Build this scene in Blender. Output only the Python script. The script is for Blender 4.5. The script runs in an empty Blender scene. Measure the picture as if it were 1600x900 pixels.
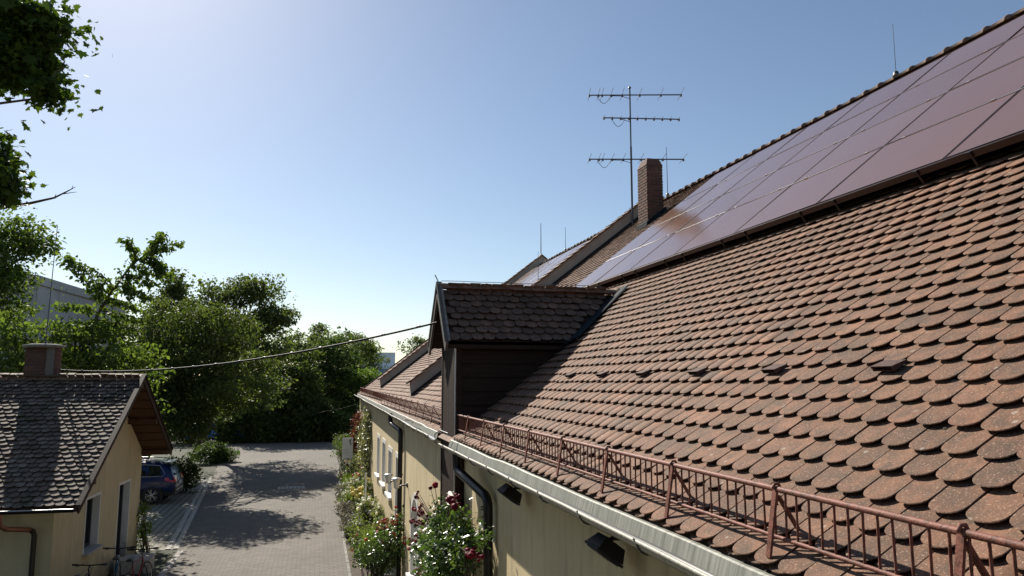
import bpy, math, random
import numpy as np
from math import sin, cos, tan, radians, pi, sqrt, atan2
from mathutils import Vector, Matrix

# ------------------------------------------------------------------ camera, world, sun
SC = bpy.context.scene
COL = SC.collection
H = 4.85                                   # eye height above the yard
PSI, PHI = radians(14.725), radians(7.253)
cd = bpy.data.cameras.new('camera'); cam = bpy.data.objects.new('camera', cd); COL.objects.link(cam)
cd.sensor_width = 36; cd.lens = 25.99; cd.clip_start = .05; cd.clip_end = 3000
cam.location = (0, 0, H); cam.rotation_euler = (pi/2+PHI, 0, -PSI)
SC.camera = cam
AZ, EL = radians(17), radians(37)
SUN = Vector((-sin(AZ)*cos(EL), cos(AZ)*cos(EL), sin(EL)))
W = bpy.data.worlds.new('World'); SC.world = W; W.use_nodes = True
nt = W.node_tree; bg = nt.nodes['Background']
sk = nt.nodes.new('ShaderNodeTexSky'); sk.sky_type = 'NISHITA'; sk.sun_disc = False
sk.sun_elevation = EL; sk.sun_rotation = -AZ; sk.altitude = 300; sk.air_density = 1.0; sk.dust_density = .5; sk.ozone_density = 1.2
nt.links.new(sk.outputs[0], bg.inputs[0]); bg.inputs[1].default_value = .069
sl = bpy.data.lights.new('sun', 'SUN'); sl.energy = 5.0; sl.angle = radians(.53); sl.color = (1, .93, .82)
so = bpy.data.objects.new('sun', sl); COL.objects.link(so); so.location = (-20, 60, 60)
so.rotation_euler = SUN.to_track_quat('Z', 'Y').to_euler()
SC.view_settings.view_transform = 'Standard'; SC.view_settings.look = 'None'
SC.view_settings.exposure = 0.62; SC.view_settings.gamma = 1
SC.cycles.max_bounces = 8; SC.cycles.transparent_max_bounces = 12
SC.cycles.use_denoising = True

RNG = np.random.default_rng(7); random.seed(7)

# ------------------------------------------------------------------ measuring helpers (camera space -> metres)
FPX = 1155.
_R = np.array([cos(PSI), -sin(PSI), 0]); _F = np.array([sin(PSI)*cos(PHI), cos(PSI)*cos(PHI), sin(PHI)]); _U = np.cross(_R, _F)
C0 = np.array([0, 0, H])
def ray(x, y): return _F+_R*(x-800)/FPX-_U*(y-450)/FPX
def atY(x, y, Y): d = ray(x, y); return C0+d*(Y/d[1])
def atX(x, y, X): d = ray(x, y); return C0+d*(X/d[0])
def gnd(x, y, z=0.): d = ray(x, y); return C0+d*((z-H)/d[2])
def toPix(p):
    q = np.asarray(p, float)-C0; c = q@_F
    return 800+FPX*(q@_R)/c, 450-FPX*(q@_U)/c, c

# ------------------------------------------------------------------ materials
MATS = {}
class N:
    def __init__(s, name):
        s.m = bpy.data.materials.new(name); s.m.use_nodes = True; s.t = s.m.node_tree
        s.b = s.t.nodes['Principled BSDF']; s.o = s.t.nodes['Material Output']; MATS[name] = s.m
    def n(s, ty, **kw):
        x = s.t.nodes.new('ShaderNode'+ty)
        for k, v in kw.items():
            if k.startswith('i_'):
                k = k[2:]; k = int(k) if k.isdigit() else k.replace('_', ' ')
                x.inputs[k].default_value = v
            else: setattr(x, k, v)
        return x
    def l(s, a, b): s.t.links.new(a, b)
    def noise(s, scale, detail=4, rough=.6, vec=None):
        x = s.n('TexNoise', i_Scale=scale, i_Detail=detail, i_Roughness=rough)
        s.l(vec if vec else s.pos(), x.inputs['Vector']); return x.outputs['Fac']
    def pos(s):
        if not hasattr(s, '_p'): s._p = s.n('NewGeometry')
        return s._p.outputs['Position']
    def ramp(s, fac, stops):
        r = s.n('ValToRGB'); e = r.color_ramp.elements
        while len(e) < len(stops): e.new(.5)
        for i, (p, c) in enumerate(stops):
            e[i].position = p; e[i].color = (*c, 1) if len(c) == 3 else c
        s.l(fac, r.inputs[0]); return r.outputs[0]
    def mix(s, fac, a, b, mode='MIX'):
        m = s.n('MixRGB', blend_type=mode)
        for v, i in ((fac, 0), (a, 1), (b, 2)):
            if isinstance(v, (int, float)): m.inputs[i].default_value = v
            elif isinstance(v, tuple): m.inputs[i].default_value = (*v, 1)
            else: s.l(v, m.inputs[i])
        return m.outputs[0]
    def bump(s, h, strength=.3, dist=.01):
        b = s.n('Bump', i_Strength=strength, i_Distance=dist); s.l(h, b.inputs['Height']); s.l(b.outputs[0], s.b.inputs['Normal'])
    def base(s, c):
        if isinstance(c, tuple): s.b.inputs['Base Color'].default_value = (*c, 1)
        else: s.l(c, s.b.inputs['Base Color'])

def plain(name, col, rough=.6, metal=0., var=.25, scale=6, bump=0., bscale=60, spec=.5):
    k = N(name); k.b.inputs['Roughness'].default_value = rough; k.b.inputs['Metallic'].default_value = metal
    k.b.inputs['Specular IOR Level'].default_value = spec
    if var:
        d = tuple(c*(1-var) for c in col); u = tuple(min(1, c*(1+var)) for c in col)
        k.base(k.ramp(k.noise(scale), [(.3, d), (.7, u)]))
    else: k.base(col)
    if bump: k.bump(k.noise(bscale, 3), bump, .01)
    return k.m

TH_ = radians(38)
def tile_mat(name, stops, src, lich=.5, grime=(.05, .042, .032), moss=0., slope='x'):
    k = N(name); k.b.inputs['Roughness'].default_value = .82; k.b.inputs['Specular IOR Level'].default_value = .3
    if src == 'obj': rnd = k.n('ObjectInfo').outputs['Random']
    else: k.pos(); rnd = k._p.outputs['Random Per Island']
    c = k.ramp(rnd, stops)
    n1 = k.noise(9, 5, .65)
    c = k.mix(k.ramp(n1, [(.38, (.0,)*3), (.72, (.8,)*3)]), c, grime)
    sm = k.n('Mapping', i_Rotation=(0, -TH_ if slope == 'x' else 0, 0), i_Scale=(.6, 9, 9) if slope == 'x' else (9, .6, .6)); k.l(k.pos(), sm.inputs[0])
    c = k.mix(k.ramp(k.noise(2.4, 5, .7, sm.outputs[0]), [(.50, (0,)*3), (.78, (.75,)*3)]), c, tuple(g*1.15 for g in grime))
    n2 = k.noise(1.1, 4)
    c = k.mix(k.ramp(n2, [(.45, (0,)*3), (.75, (.40,)*3)]), c, (grime[0]*2.1, grime[1]*1.7, grime[2]*1.5))
    sp = k.noise(125, 2, .5)
    c = k.mix(k.ramp(sp, [(.59, (0,)*3), (.67, (lich*1.35,)*3)]), c, (.42, .30, .215))
    v = k.n('TexVoronoi', i_Scale=7.5); k.l(k.pos(), v.inputs['Vector'])
    c = k.mix(k.ramp(v.outputs['Distance'], [(.07, (lich*.9,)*3), (.12, (0,)*3)]), c, (.45, .42, .36))
    lp_ = k.noise(4.2, 6, .72)
    c = k.mix(k.ramp(lp_, [(.56, (0,)*3), (.65, (.5,)*3)]), c, (.085, .062, .042))
    if moss:
        mm = k.noise(2.3, 5, .7)
        c = k.mix(k.ramp(mm, [(.52, (0,)*3), (.66, (moss,)*3)]), c, (.055, .06, .02))
    k.base(c); k.bump(k.noise(90, 4, .7), .45, .006)
    return k.m
BR = [(0, (.165, .080, .048)), (.25, (.205, .098, .056)), (.5, (.25, .120, .069)), (.72, (.215, .104, .061)), (.88, (.29, .140, .080)), (.96, (.185, .094, .058)), (1, (.125, .074, .050))]
tile_mat('tile_obj', BR, 'obj'); tile_mat('tile_isl', BR, 'isl')
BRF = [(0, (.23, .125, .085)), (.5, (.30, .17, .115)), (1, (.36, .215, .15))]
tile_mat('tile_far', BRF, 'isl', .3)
GR = [(0, (.12, .088, .066)), (.4, (.20, .155, .118)), (.8, (.29, .235, .185)), (1, (.19, .11, .075))]
tile_mat('tile_old_obj', GR, 'obj', .5, (.035, .03, .026), .8, 'y'); tile_mat('tile_old_isl', GR, 'isl', .5, (.035, .03, .026), .8, 'y')
DR = [(0, (.13, .075, .05)), (.5, (.20, .12, .082)), (.85, (.26, .15, .10)), (1, (.14, .10, .075))]
tile_mat('tile_dorm', DR, 'obj', .4, slope='y')
plain('moss', (.040, .038, .024), .95, 0, .5, 40, .6, 90)
plain('vent', (.07, .034, .024), .8, 0, .3, 20)
tile_mat('ridge', [(0, (.20, .115, .08)), (1, (.32, .19, .13))], 'obj', .35)

def brick_mat(name, stops):
    k = N(name); k.b.inputs['Roughness'].default_value = .88
    c = k.ramp(k.n('ObjectInfo').outputs['Random'], stops)
    c = k.mix(k.ramp(k.noise(14, 5), [(.4, (0,)*3), (.75, (.6,)*3)]), c, (.06, .045, .04))
    k.base(c); k.bump(k.noise(70), .5, .01); return k.m
brick_mat('brick', [(0, (.095, .040, .028)), (.5, (.155, .068, .044)), (1, (.075, .04, .032))])
plain('mortar', (.17, .15, .13), .9, 0, .2, 20, .4)

def plaster(name, col, stain):
    k = N(name); k.b.inputs['Roughness'].default_value = .92; k.b.inputs['Specular IOR Level'].default_value = .2
    mp = k.n('Mapping', i_Scale=(3.5, 3.5, .35)); k.l(k.pos(), mp.inputs[0])
    c = k.ramp(k.noise(1.3, 5, .6), [(.3, tuple(x*.86 for x in col)), (.7, col)])
    c = k.mix(k.ramp(k.noise(1.6, 6, .7, mp.outputs[0]), [(.5, (0,)*3), (.8, (stain,)*3)]), c, (.20, .165, .10))
    sx = k.n('SeparateXYZ'); k.l(k.pos(), sx.inputs[0]); ad = k.n('MapRange', i_From_Min=.1, i_From_Max=1.1, i_To_Min=.55, i_To_Max=-.25); k.l(sx.outputs['Z'], ad.inputs[0])
    mt_ = k.n('Math', operation='ADD'); k.l(ad.outputs[0], mt_.inputs[0]); k.l(k.noise(2.5, 5, .7), mt_.inputs[1])
    c = k.mix(k.ramp(mt_.outputs[0], [(.62, (0,)*3), (.95, (.6,)*3)]), c, (.16, .14, .10))          # splash dirt at the foot
    c = k.mix(k.ramp(k.noise(.55, 6, .75), [(.55, (0,)*3), (.62, (.22,)*3)]), c, tuple(x*.72 for x in col))
    k.base(c); k.bump(k.noise(55, 5, .75), .35, .012); return k.m
plaster('plaster', (.72, .59, .36), .6); plaster('plaster_house', (.62, .52, .33), .4)
plaster('plaster_par', (.52, .44, .36), .35); plaster('plaster_white', (.78, .76, .70), .12)

def wood(name, col, along=(1, 1, 14), rough=.7):
    k = N(name); k.b.inputs['Roughness'].default_value = rough; k.b.inputs['Specular IOR Level'].default_value = .15
    mp = k.n('Mapping', i_Scale=along); k.l(k.pos(), mp.inputs[0])
    k.base(k.ramp(k.noise(4, 5, .6, mp.outputs[0]), [(.3, tuple(c*.55 for c in col)), (.7, col)]))
    k.bump(k.noise(8, 4, .6, mp.outputs[0]), .3, .006); return k.m
wood('wood_dark', (.048, .028, .020)); wood('wood_brown', (.115, .058, .034), (1, 14, 1)); wood('barge', (.16, .135, .115), (12, 12, 1))
wood('bark', (.11, .085, .06), (9, 9, 1.5), .9)

def zinc(name, col, stain):
    k = N(name); k.b.inputs['Roughness'].default_value = .6; k.b.inputs['Metallic'].default_value = .1
    mp = k.n('Mapping', i_Scale=(1.5, 22, 1.2)); k.l(k.pos(), mp.inputs[0])
    c = k.ramp(k.noise(1.5, 5, .7, mp.outputs[0]), [(.33, stain), (.62, col)])
    c = k.mix(k.ramp(k.noise(3, 4), [(.45, (0,)*3), (.7, (.5,)*3)]), c, tuple(x*.7 for x in col))
    k.base(c); k.bump(k.noise(18, 3), .12, .01); return k.m
zinc('zinc', (.33, .33, .285), (.12, .125, .10)); zinc('zinc_light', (.50, .475, .40), (.28, .265, .215))
plain('pipe_dark', (.022, .018, .016), .35, .3, .3, 5)
plain('flash_blue', (.012, .02, .024), .85, 0, .3, 5, spec=.2)
k = N('rust_paint'); k.b.inputs['Roughness'].default_value = .6; k.b.inputs['Specular IOR Level'].default_value = .3
k.base(k.mix(k.ramp(k.noise(26, 5, .7), [(.48, (0,)*3), (.62, (.85,)*3)]), k.ramp(k.noise(5, 3), [(.3, (.20, .072, .048)), (.7, (.27, .10, .066))]), (.085, .036, .022))); k.bump(k.noise(110, 3), .4, .006)
plain('black', (.012, .012, .013), .45, 0, 0); plain('rubber', (.018, .018, .019), .8, 0, .2, 30)
plain('steel', (.45, .46, .47), .35, .9, .15, 20); plain('steel_dark', (.10, .10, .105), .45, .8, .2, 20)
plain('cable', (.012, .011, .011), .6, 0, .2, 20, spec=.2)
plain('soil', (.075, .055, .038), .95, 0, .4, 8, .8, 30)
plain('gravel', (.34, .30, .26), .9, 0, .5, 45, .8, 70)
plain('stone_light', (.40, .375, .335), .85, 0, .25, 9, .3, 60)
plain('concrete', (.50, .49, .47), .85, 0, .15, .8, .2, 30)
plain('concrete_cap', (.22, .21, .19), .9, 0, .3, 8, .4, 50)
plain('white_far', (.70, .72, .74), .8, 0, .05, 1); plain('blue_far', (.30, .36, .46), .7, 0, .05, 1)
plain('frame_white', (.74, .73, .70), .5, 0, .06, 5); plain('frame_dark', (.035, .045, .045), .4, 0, .2, 5)
plain('stone_grey', (.42, .41, .385), .85, 0, .15, 6, .2, 60)
plain('cream', (.72, .64, .54), .6, 0, .1, 8)
plain('sign_white', (.75, .75, .74), .45, 0, .04, 5)
plain('alu', (.62, .61, .60), .38, .85, .1, 10)
plain('lampglass', (.62, .60, .52), .25, 0, .05, 5)
def glass(name, col=(.03, .04, .045)):
    k = N(name); k.base(col); k.b.inputs['Roughness'].default_value = .04; k.b.inputs['Specular IOR Level'].default_value = .7
glass('glass'); glass('glass_car', (.012, .015, .018)); glass('glass_grey', (.05, .075, .075))

def panel_mat():
    k = N('panel'); k.b.inputs['Roughness'].default_value = .17
    k.b.inputs['IOR'].default_value = 1.6; k.b.inputs['Specular IOR Level'].default_value = .7
    c = k.ramp(k.n('ObjectInfo').outputs['Random'], [(0, (.17, .086, .052)), (1, (.20, .104, .066))])
    c = k.mix(k.ramp(k.noise(.9, 5, .6), [(.4, (0,)*3), (.8, (.30,)*3)]), c, (.18, .125, .10))
    k.base(c)
    r = k.ramp(k.noise(1.7, 4), [(.3, (.12,)*3), (.7, (.17,)*3)]); k.l(r, k.b.inputs['Roughness'])
panel_mat()
plain('panel_frame', (.05, .03, .026), .35, .4, 0)

def carpaint(name, col):
    k = N(name); k.base(col); k.b.inputs['Metallic'].default_value = 0; k.b.inputs['Roughness'].default_value = .3; k.b.inputs['Specular IOR Level'].default_value = .3
    k.b.inputs['Coat Weight'].default_value = .35; k.b.inputs['Coat Roughness'].default_value = .04
carpaint('paint_navy', (.008, .024, .095)); carpaint('paint_blue', (.02, .14, .55))
carpaint('paint_teal', (.015, .10, .16)); carpaint('paint_red', (.16, .01, .02)); carpaint('paint_black', (.015, .015, .016))
def tail():
    k = N('tail_red'); k.base((.55, .012, .015)); k.b.inputs['Roughness'].default_value = .12; k.b.inputs['Coat Weight'].default_value = .6
tail()

def leaf(name, c0, c1, trans=.35, gloss=.14, rough=.55):
    k = N(name); t = k.t; k.pos()
    col = k.ramp(k._p.outputs['Random Per Island'], [(0, c0), (1, c1)])
    col = k.mix(k.ramp(k.noise(.5, 3), [(.35, (.0,)*3), (.7, (.35,)*3)]), col, tuple(x*.6 for x in c0))
    k.base(col); k.b.inputs['Roughness'].default_value = rough; k.b.inputs['Specular IOR Level'].default_value = gloss
    tr = k.n('BsdfTranslucent'); tc = k.mix(1., col, (2.1, 2.15, .85), 'MULTIPLY'); k.l(tc, tr.inputs[0])
    mx = k.n('MixShader'); mx.inputs[0].default_value = trans
    k.l(k.b.outputs[0], mx.inputs[1]); k.l(tr.outputs[0], mx.inputs[2]); k.l(mx.outputs[0], k.o.inputs[0])
leaf('leaf_maple', (.028, .058, .012), (.07, .11, .02), .30)
leaf('leaf_cherry', (.055, .095, .026), (.125, .17, .05), .40, .12, .55)
leaf('leaf_mid', (.04, .066, .023), (.105, .13, .048), .38, .12, .55)
leaf('leaf_dark', (.04, .062, .026), (.11, .14, .055), .40, .12, .55)
leaf('leaf_hedge', (.03, .056, .02), (.085, .125, .045), .36)
leaf('leaf_bright', (.08, .14, .03), (.14, .20, .05), .4)
leaf('leaf_rose', (.045, .085, .03), (.09, .14, .045), .28, .6, .34)
leaf('leaf_bed', (.075, .11, .045), (.17, .20, .085), .35, .3)
leaf('leaf_grass', (.10, .16, .04), (.19, .25, .08), .35)
leaf('leaf_lav', (.13, .12, .15), (.22, .20, .22), .2)
leaf('leaf_ivy', (.10, .115, .07), (.26, .25, .19), .25, .6, .3)
leaf('leaf_ivyred', (.07, .02, .025), (.13, .04, .04), .25)
leaf('bl_white', (.72, .72, .66), (.82, .80, .74), .15); leaf('bl_yellow', (.72, .58, .16), (.78, .68, .32), .15)
leaf('bl_red', (.42, .03, .04), (.55, .10, .08), .15); leaf('bl_dark', (.10, .006, .018), (.24, .012, .035), .12)
leaf('bl_pink', (.55, .20, .14), (.62, .30, .20), .15)

# ground materials
def paving():
    k = N('paving'); k.b.inputs['Roughness'].default_value = .9; k.b.inputs['Specular IOR Level'].default_value = .25
    mp = k.n('Mapping', i_Scale=(1, 1, 1)); k.l(k.pos(), mp.inputs[0])
    b = k.n('TexBrick', i_Scale=1.0, i_Mortar_Size=.007, i_Brick_Width=.24, i_Row_Height=.16, i_Bias=0.)
    b.inputs['Color1'].default_value = (.155, .142, .125, 1); b.inputs['Color2'].default_value = (.205, .183, .158, 1); b.inputs['Mortar'].default_value = (.075, .068, .056, 1)
    k.l(mp.outputs[0], b.inputs['Vector'])
    c = k.mix(k.ramp(k.noise(.35, 5, .6), [(.35, (0,)*3), (.7, (.45,)*3)]), b.outputs[0], (.105, .096, .084))
    c = k.mix(k.ramp(k.noise(14, 3), [(.55, (0,)*3), (.8, (.4,)*3)]), c, (.27, .24, .205))
    c = k.mix(k.ramp(k.noise(2.2, 6, .75), [(.56, (0,)*3), (.70, (.5,)*3)]), c, (.085, .078, .066))
    k.base(c); k.bump(b.outputs['Fac'], -.6, .012)
paving()
def parking():
    k = N('parking'); k.b.inputs['Roughness'].default_value = .92
    b = k.n('TexBrick', i_Scale=1.0, i_Mortar_Size=.028, i_Brick_Width=.22, i_Row_Height=.24, i_Bias=0.); b.offset = .5
    b.inputs['Color1'].default_value = (.34, .31, .27, 1); b.inputs['Color2'].default_value = (.27, .25, .215, 1); b.inputs['Mortar'].default_value = (.085, .09, .05, 1)
    mp = k.n('Mapping', i_Rotation=(0, 0, pi/2)); k.l(k.pos(), mp.inputs[0]); k.l(mp.outputs[0], b.inputs['Vector'])
    c = k.mix(k.ramp(k.noise(1.5, 5, .7), [(.45, (0,)*3), (.75, (.6,)*3)]), b.outputs[0], (.13, .12, .09))
    k.base(c); k.bump(b.outputs['Fac'], -.7, .02)
parking()
k = N('ground'); k.b.inputs['Roughness'].default_value = .95
k.base(k.ramp(k.noise(.6, 6, .7), [(.3, (.028, .036, .016)), (.6, (.042, .048, .024)), (.8, (.065, .055, .036))])); k.bump(k.noise(8, 5), .6, .03)

# ------------------------------------------------------------------ mesh helpers
class MB:
    def __init__(s): s.v = []; s.f = []; s.sm = []
    def add(s, vs, fs, smooth=False):
        o = len(s.v); s.v += [tuple(map(float, p)) for p in vs]; s.f += [tuple(i+o for i in f) for f in fs]; s.sm += [smooth]*len(fs); return s
    def box(s, c, d, ax=None):
        c = Vector(c); X, Y, Z = ax if ax else (Vector((1, 0, 0)), Vector((0, 1, 0)), Vector((0, 0, 1)))
        vs = [c+Vector(X)*(d[0]/2*i)+Vector(Y)*(d[1]/2*j)+Vector(Z)*(d[2]/2*k) for i in (-1, 1) for j in (-1, 1) for k in (-1, 1)]
        return s.add(vs, [(0, 1, 3, 2), (4, 6, 7, 5), (0, 4, 5, 1), (2, 3, 7, 6), (0, 2, 6, 4), (1, 5, 7, 3)])
    def b2(s, lo, hi): return s.box([(a+b)/2 for a, b in zip(lo, hi)], [b-a for a, b in zip(lo, hi)])
    def tube(s, pts, r, n=8, cap=True):
        pts = [Vector(p) for p in pts]; m = len(pts); rs = r if isinstance(r, (list, tuple)) else [r]*m
        vs = []; up = None
        for i, p in enumerate(pts):
            d = (pts[min(i+1, m-1)]-pts[max(i-1, 0)]).normalized()
            if up is None:
                up = Vector((0, 0, 1)) if abs(d.z) < .9 else Vector((1, 0, 0))
            a = (up-d*up.dot(d)).normalized(); b = d.cross(a); up = a
            vs += [p+(a*cos(2*pi*j/n)+b*sin(2*pi*j/n))*rs[i] for j in range(n)]
        fs = [(i*n+j, i*n+(j+1) % n, (i+1)*n+(j+1) % n, (i+1)*n+j) for i in range(m-1) for j in range(n)]
        s.add(vs, fs, True)
        if cap: s.add(vs[:n][::-1], [tuple(range(n))]); s.add(vs[-n:], [tuple(range(n))])
        return s
    def prism(s, poly, off):          # poly: list of 3D points (planar), extruded by vector off
        n = len(poly); off = Vector(off); a = [Vector(p) for p in poly]; b = [p+off for p in a]
        return s.add(a+b, [tuple(range(n))[::-1], tuple(range(n, 2*n))]+[(i, (i+1) % n, n+(i+1) % n, n+i) for i in range(n)])
    def lathe(s, prof, c, n=16, ax='z'):
        vs = []
        for r, h in prof:
            for j in range(n):
                a = 2*pi*j/n; q = (r*cos(a), r*sin(a), h)
                if ax == 'y': q = (q[0], q[2], q[1])
                if ax == 'x': q = (q[2], q[0], q[1])
                vs.append((c[0]+q[0], c[1]+q[1], c[2]+q[2]))
        m = len(prof)
        return s.add(vs, [(i*n+j, i*n+(j+1) % n, (i+1)*n+(j+1) % n, (i+1)*n+j) for i in range(m-1) for j in range(n)], True)
    def mesh(s, name):
        me = bpy.data.meshes.new(name); me.from_pydata(s.v, [], s.f); me.polygons.foreach_set('use_smooth', s.sm)
        return me
def recalc(me):
    import bmesh
    bm = bmesh.new(); bm.from_mesh(me); bmesh.ops.recalc_face_normals(bm, faces=bm.faces); bm.to_mesh(me); bm.free()
def repl(name, bv, bf, M, smooth=False):
    """one mesh holding len(M) transformed copies of a base shape; M: (n,3,4)"""
    bv = np.asarray(bv, float); n = len(M)
    V = np.einsum('nij,vj->nvi', M[:, :, :3], bv)+M[:, None, :, 3]
    lt = np.array([len(f) for f in bf]); lo = np.concatenate([np.array(f) for f in bf])
    L = (lo[None, :]+(np.arange(n)*len(bv))[:, None]).ravel(); LT = np.tile(lt, n); LS = np.concatenate([[0], np.cumsum(LT)[:-1]])
    me = bpy.data.meshes.new(name); me.vertices.add(n*len(bv)); me.vertices.foreach_set('co', V.ravel())
    me.loops.add(len(L)); me.loops.foreach_set('vertex_index', L.astype(np.int32))
    me.polygons.add(len(LT)); me.polygons.foreach_set('loop_start', LS.astype(np.int32)); me.polygons.foreach_set('loop_total', LT.astype(np.int32))
    if smooth: me.polygons.foreach_set('use_smooth', np.ones(len(LT), bool))
    me.update(calc_edges=True); return me
WM = {}
def thing(name, label, cat, loc=(0, 0, 0), rotz=0., group=None):
    o = bpy.data.objects.new(name, None); COL.objects.link(o); o.empty_display_size = .2
    o.location = loc; o.rotation_euler = (0, 0, rotz); o['label'] = label; o['category'] = cat
    if group: o['group'] = group
    WM[o] = Matrix.Translation(Vector(loc)) @ Matrix.Rotation(rotz, 4, 'Z')
    return o
def part(name, mb, mat, parent, local=False, M=None, label=None, kind=None, fix=True):
    me = mb.mesh(name) if isinstance(mb, MB) else mb
    if isinstance(mb, MB) and fix: recalc(me)
    if not me.materials: me.materials.append(MATS[mat])
    o = bpy.data.objects.new(name, me); COL.objects.link(o); o.parent = parent
    if not local and parent in WM: o.matrix_parent_inverse = WM[parent].inverted()
    if M is not None: o.matrix_basis = M
    if label: o['label'] = label
    if kind: o['kind'] = kind
    return o
def struct(name, mb, mat):
    o = part(name, mb, mat, None, True); o['kind'] = 'structure'; return o
def solo(name, mb, mat, label, cat, group=None):
    o = part(name, mb, mat, None, True); o['label'] = label; o['category'] = cat
    if group: o['group'] = group
    return o
def M4(m): return Matrix([list(r) for r in m]+[[0, 0, 0, 1]])

# ------------------------------------------------------------------ roof tiles
def tile_shape(w=.173, L=.30, d=.070, th=.0125, bev=.003, seg=10):
    out = [(-w/2, L)]+[(-w/2*cos(pi*i/seg), d-d*sin(pi*i/seg)**.85) for i in range(seg+1)]+[(w/2, L)]
    n = len(out); cx, cy = 0, L/2
    ins = [(x*(1-2*bev/w), cy+(y-cy)*(1-2*bev/L)) for x, y in out]
    uc = [(x*(1-2*.011/w), cy+(y-cy)*(1-2*.011/L)) for x, y in out]          # undercut lower edge
    v = [(x, y, 0) for x, y in ins]+[(x, y, -bev) for x, y in out]+[(x, y, -th) for x, y in uc]
    f = [tuple(range(n)), tuple(range(3*n-1, 2*n-1, -1))]
    for a in (0, n): f += [(a+i, a+n+i, a+n+(i+1) % n, a+(i+1) % n) for i in range(n)]
    return v, f
TV, TF = tile_shape()
TVL, TFL = tile_shape(seg=6, bev=.001)
TILT = radians(8.6)
def tile_frames(O, ex, es, rows, cols, w=.178, e=.163, keep=None, jit=1., tilt=9.0, zs=1.0):
    """ex: along the row, es: up the slope.  returns (n,3,4) for the tile tips"""
    O, ex, es = map(np.asarray, (O, ex, es)); nn = np.cross(ex, es); out = []; rng = np.random.default_rng(3)
    for r in rows:
        for c in cols:
            t = (c+.5*(r % 2))*w; s = r*e
            p = O+ex*t+es*s
            if keep is not None and not keep(p, r, c): continue
            a, b, z, ti = rng.normal(0, .006*jit), rng.normal(0, .0035*jit), rng.normal(0, .0016*jit), radians(tilt)+rng.normal(0, .008*jit)
            if rng.random() < .03: a *= 4; b -= abs(rng.normal(0, .012)); z += .003
            y = es*cos(ti)-nn*sin(ti); k = es*sin(ti)+nn*cos(ti)
            x2 = ex*cos(a)+y*sin(a); y2 = y*cos(a)-ex*sin(a)
            q = p+es*b+nn*z
            out.append(np.stack([x2, y2, k*zs, q], 1))
    return np.array(out)
def lay_tiles(parent, frames, matobj, matisl, maxobj=300, name='roof_tile', low=False):
    P = np.array([toPix(m[:, 3]) for m in frames])
    inn = (P[:, 0] > -15) & (P[:, 0] < 1615) & (P[:, 1] > -15) & (P[:, 1] < 925) & (P[:, 2] > .2)
    d = np.where(inn, P[:, 2], 1e9); order = np.argsort(d); k = min(maxobj, int(inn.sum()))
    me = bpy.data.meshes.new(name); me.from_pydata(TV, [], TF); me.materials.append(MATS[matobj])
    for i in order[:k]: part(name, me, matobj, parent, True, M4(frames[i]))
    rest = frames[order[k:]]
    if len(rest):
        part(name+'_field', repl(name+'_field', TVL if low else TV, TFL if low else TF, rest), matisl, parent, True, kind='stuff')

# ------------------------------------------------------------------ ground, yard, bed
TH = radians(38); cT, sT = cos(TH), sin(TH)
def zr(X): return H+.09+(X-3.06)*tan(TH)              # roof plane of the long house
struct('ground', MB().b2((-400, -60, -.3), (400, 900, -.012)), 'ground')
road = struct('yard_paving', MB().add([(-3.75, -8, 0), (1.0, -8, 0), (1.0, 23, 0), (1.7, 60, 0), (3.5, 64, 0), (-7, 66, 0), (-5.0, 42, 0), (-3.75, 24, 0)], [tuple(range(8))]), 'paving')
strip = struct('parking_bay_paving', MB().add([(-16, 24.2, -.004), (-3.75, 24.2, -.004), (-5.0, 42, -.004), (-16, 42, -.004)], [(0, 1, 2, 3)]), 'parking')
# light stone rows along the yard edge, stone by stone
def stone_mesh(w, l, h):
    m = MB(); b = .012
    m.add([(-w/2, -l/2, -.06), (w/2, -l/2, -.06), (w/2, l/2, -.06), (-w/2, l/2, -.06), (-w/2, -l/2, h-b), (w/2, -l/2, h-b), (w/2, l/2, h-b), (-w/2, l/2, h-b),
           (-w/2+b, -l/2+b, h), (w/2-b, -l/2+b, h), (w/2-b, l/2-b, h), (-w/2+b, l/2-b, h)],
          [(0, 1, 5, 4), (1, 2, 6, 5), (2, 3, 7, 6), (3, 0, 4, 7), (4, 5, 9, 8), (5, 6, 10, 9), (6, 7, 11, 10), (7, 4, 8, 11), (8, 9, 10, 11)])
    return m.mesh('edging_stone')
est = stone_mesh(.15, .23, .018); est.materials.append(MATS['stone_light'])
for (a, b) in (((-3.62, 19.0), (-3.62, 24.0)), ((-3.82, 24.2), (-5.05, 41.5)), ((-4.03, 24.2), (-5.26, 41.5)), ((-4.9, 21.6), (-3.7, 21.6))):
    a, b = np.array(a), np.array(b); L = np.linalg.norm(b-a); d = (b-a)/L; n = int(L/.245)
    for i in range(n):
        p = a+d*(i+.5)*.245; rz = atan2(d[1], d[0])-pi/2+random.gauss(0, .015)
        part('edging_stone', est, None, road, True, Matrix.Translation((p[0]+random.gauss(0, .004), p[1], random.gauss(0, .002))) @ Matrix.Rotation(rz, 4, 'Z'))
# drain cover
t = thing('drain_cover', 'pale square drain cover set flush in the yard paving', 'drain cover', (-.95, 36.5, 0))
part('cover_frame', MB().b2((-1.55, 36.1, -.03), (-.35, 36.9, .012)), 'stone_light', t)
for i in range(6): part('grate_slot', MB().b2((-1.45+i*.18, 36.2, .0), (-1.37+i*.18, 36.8, .0165)), 'steel_dark', t)

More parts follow.
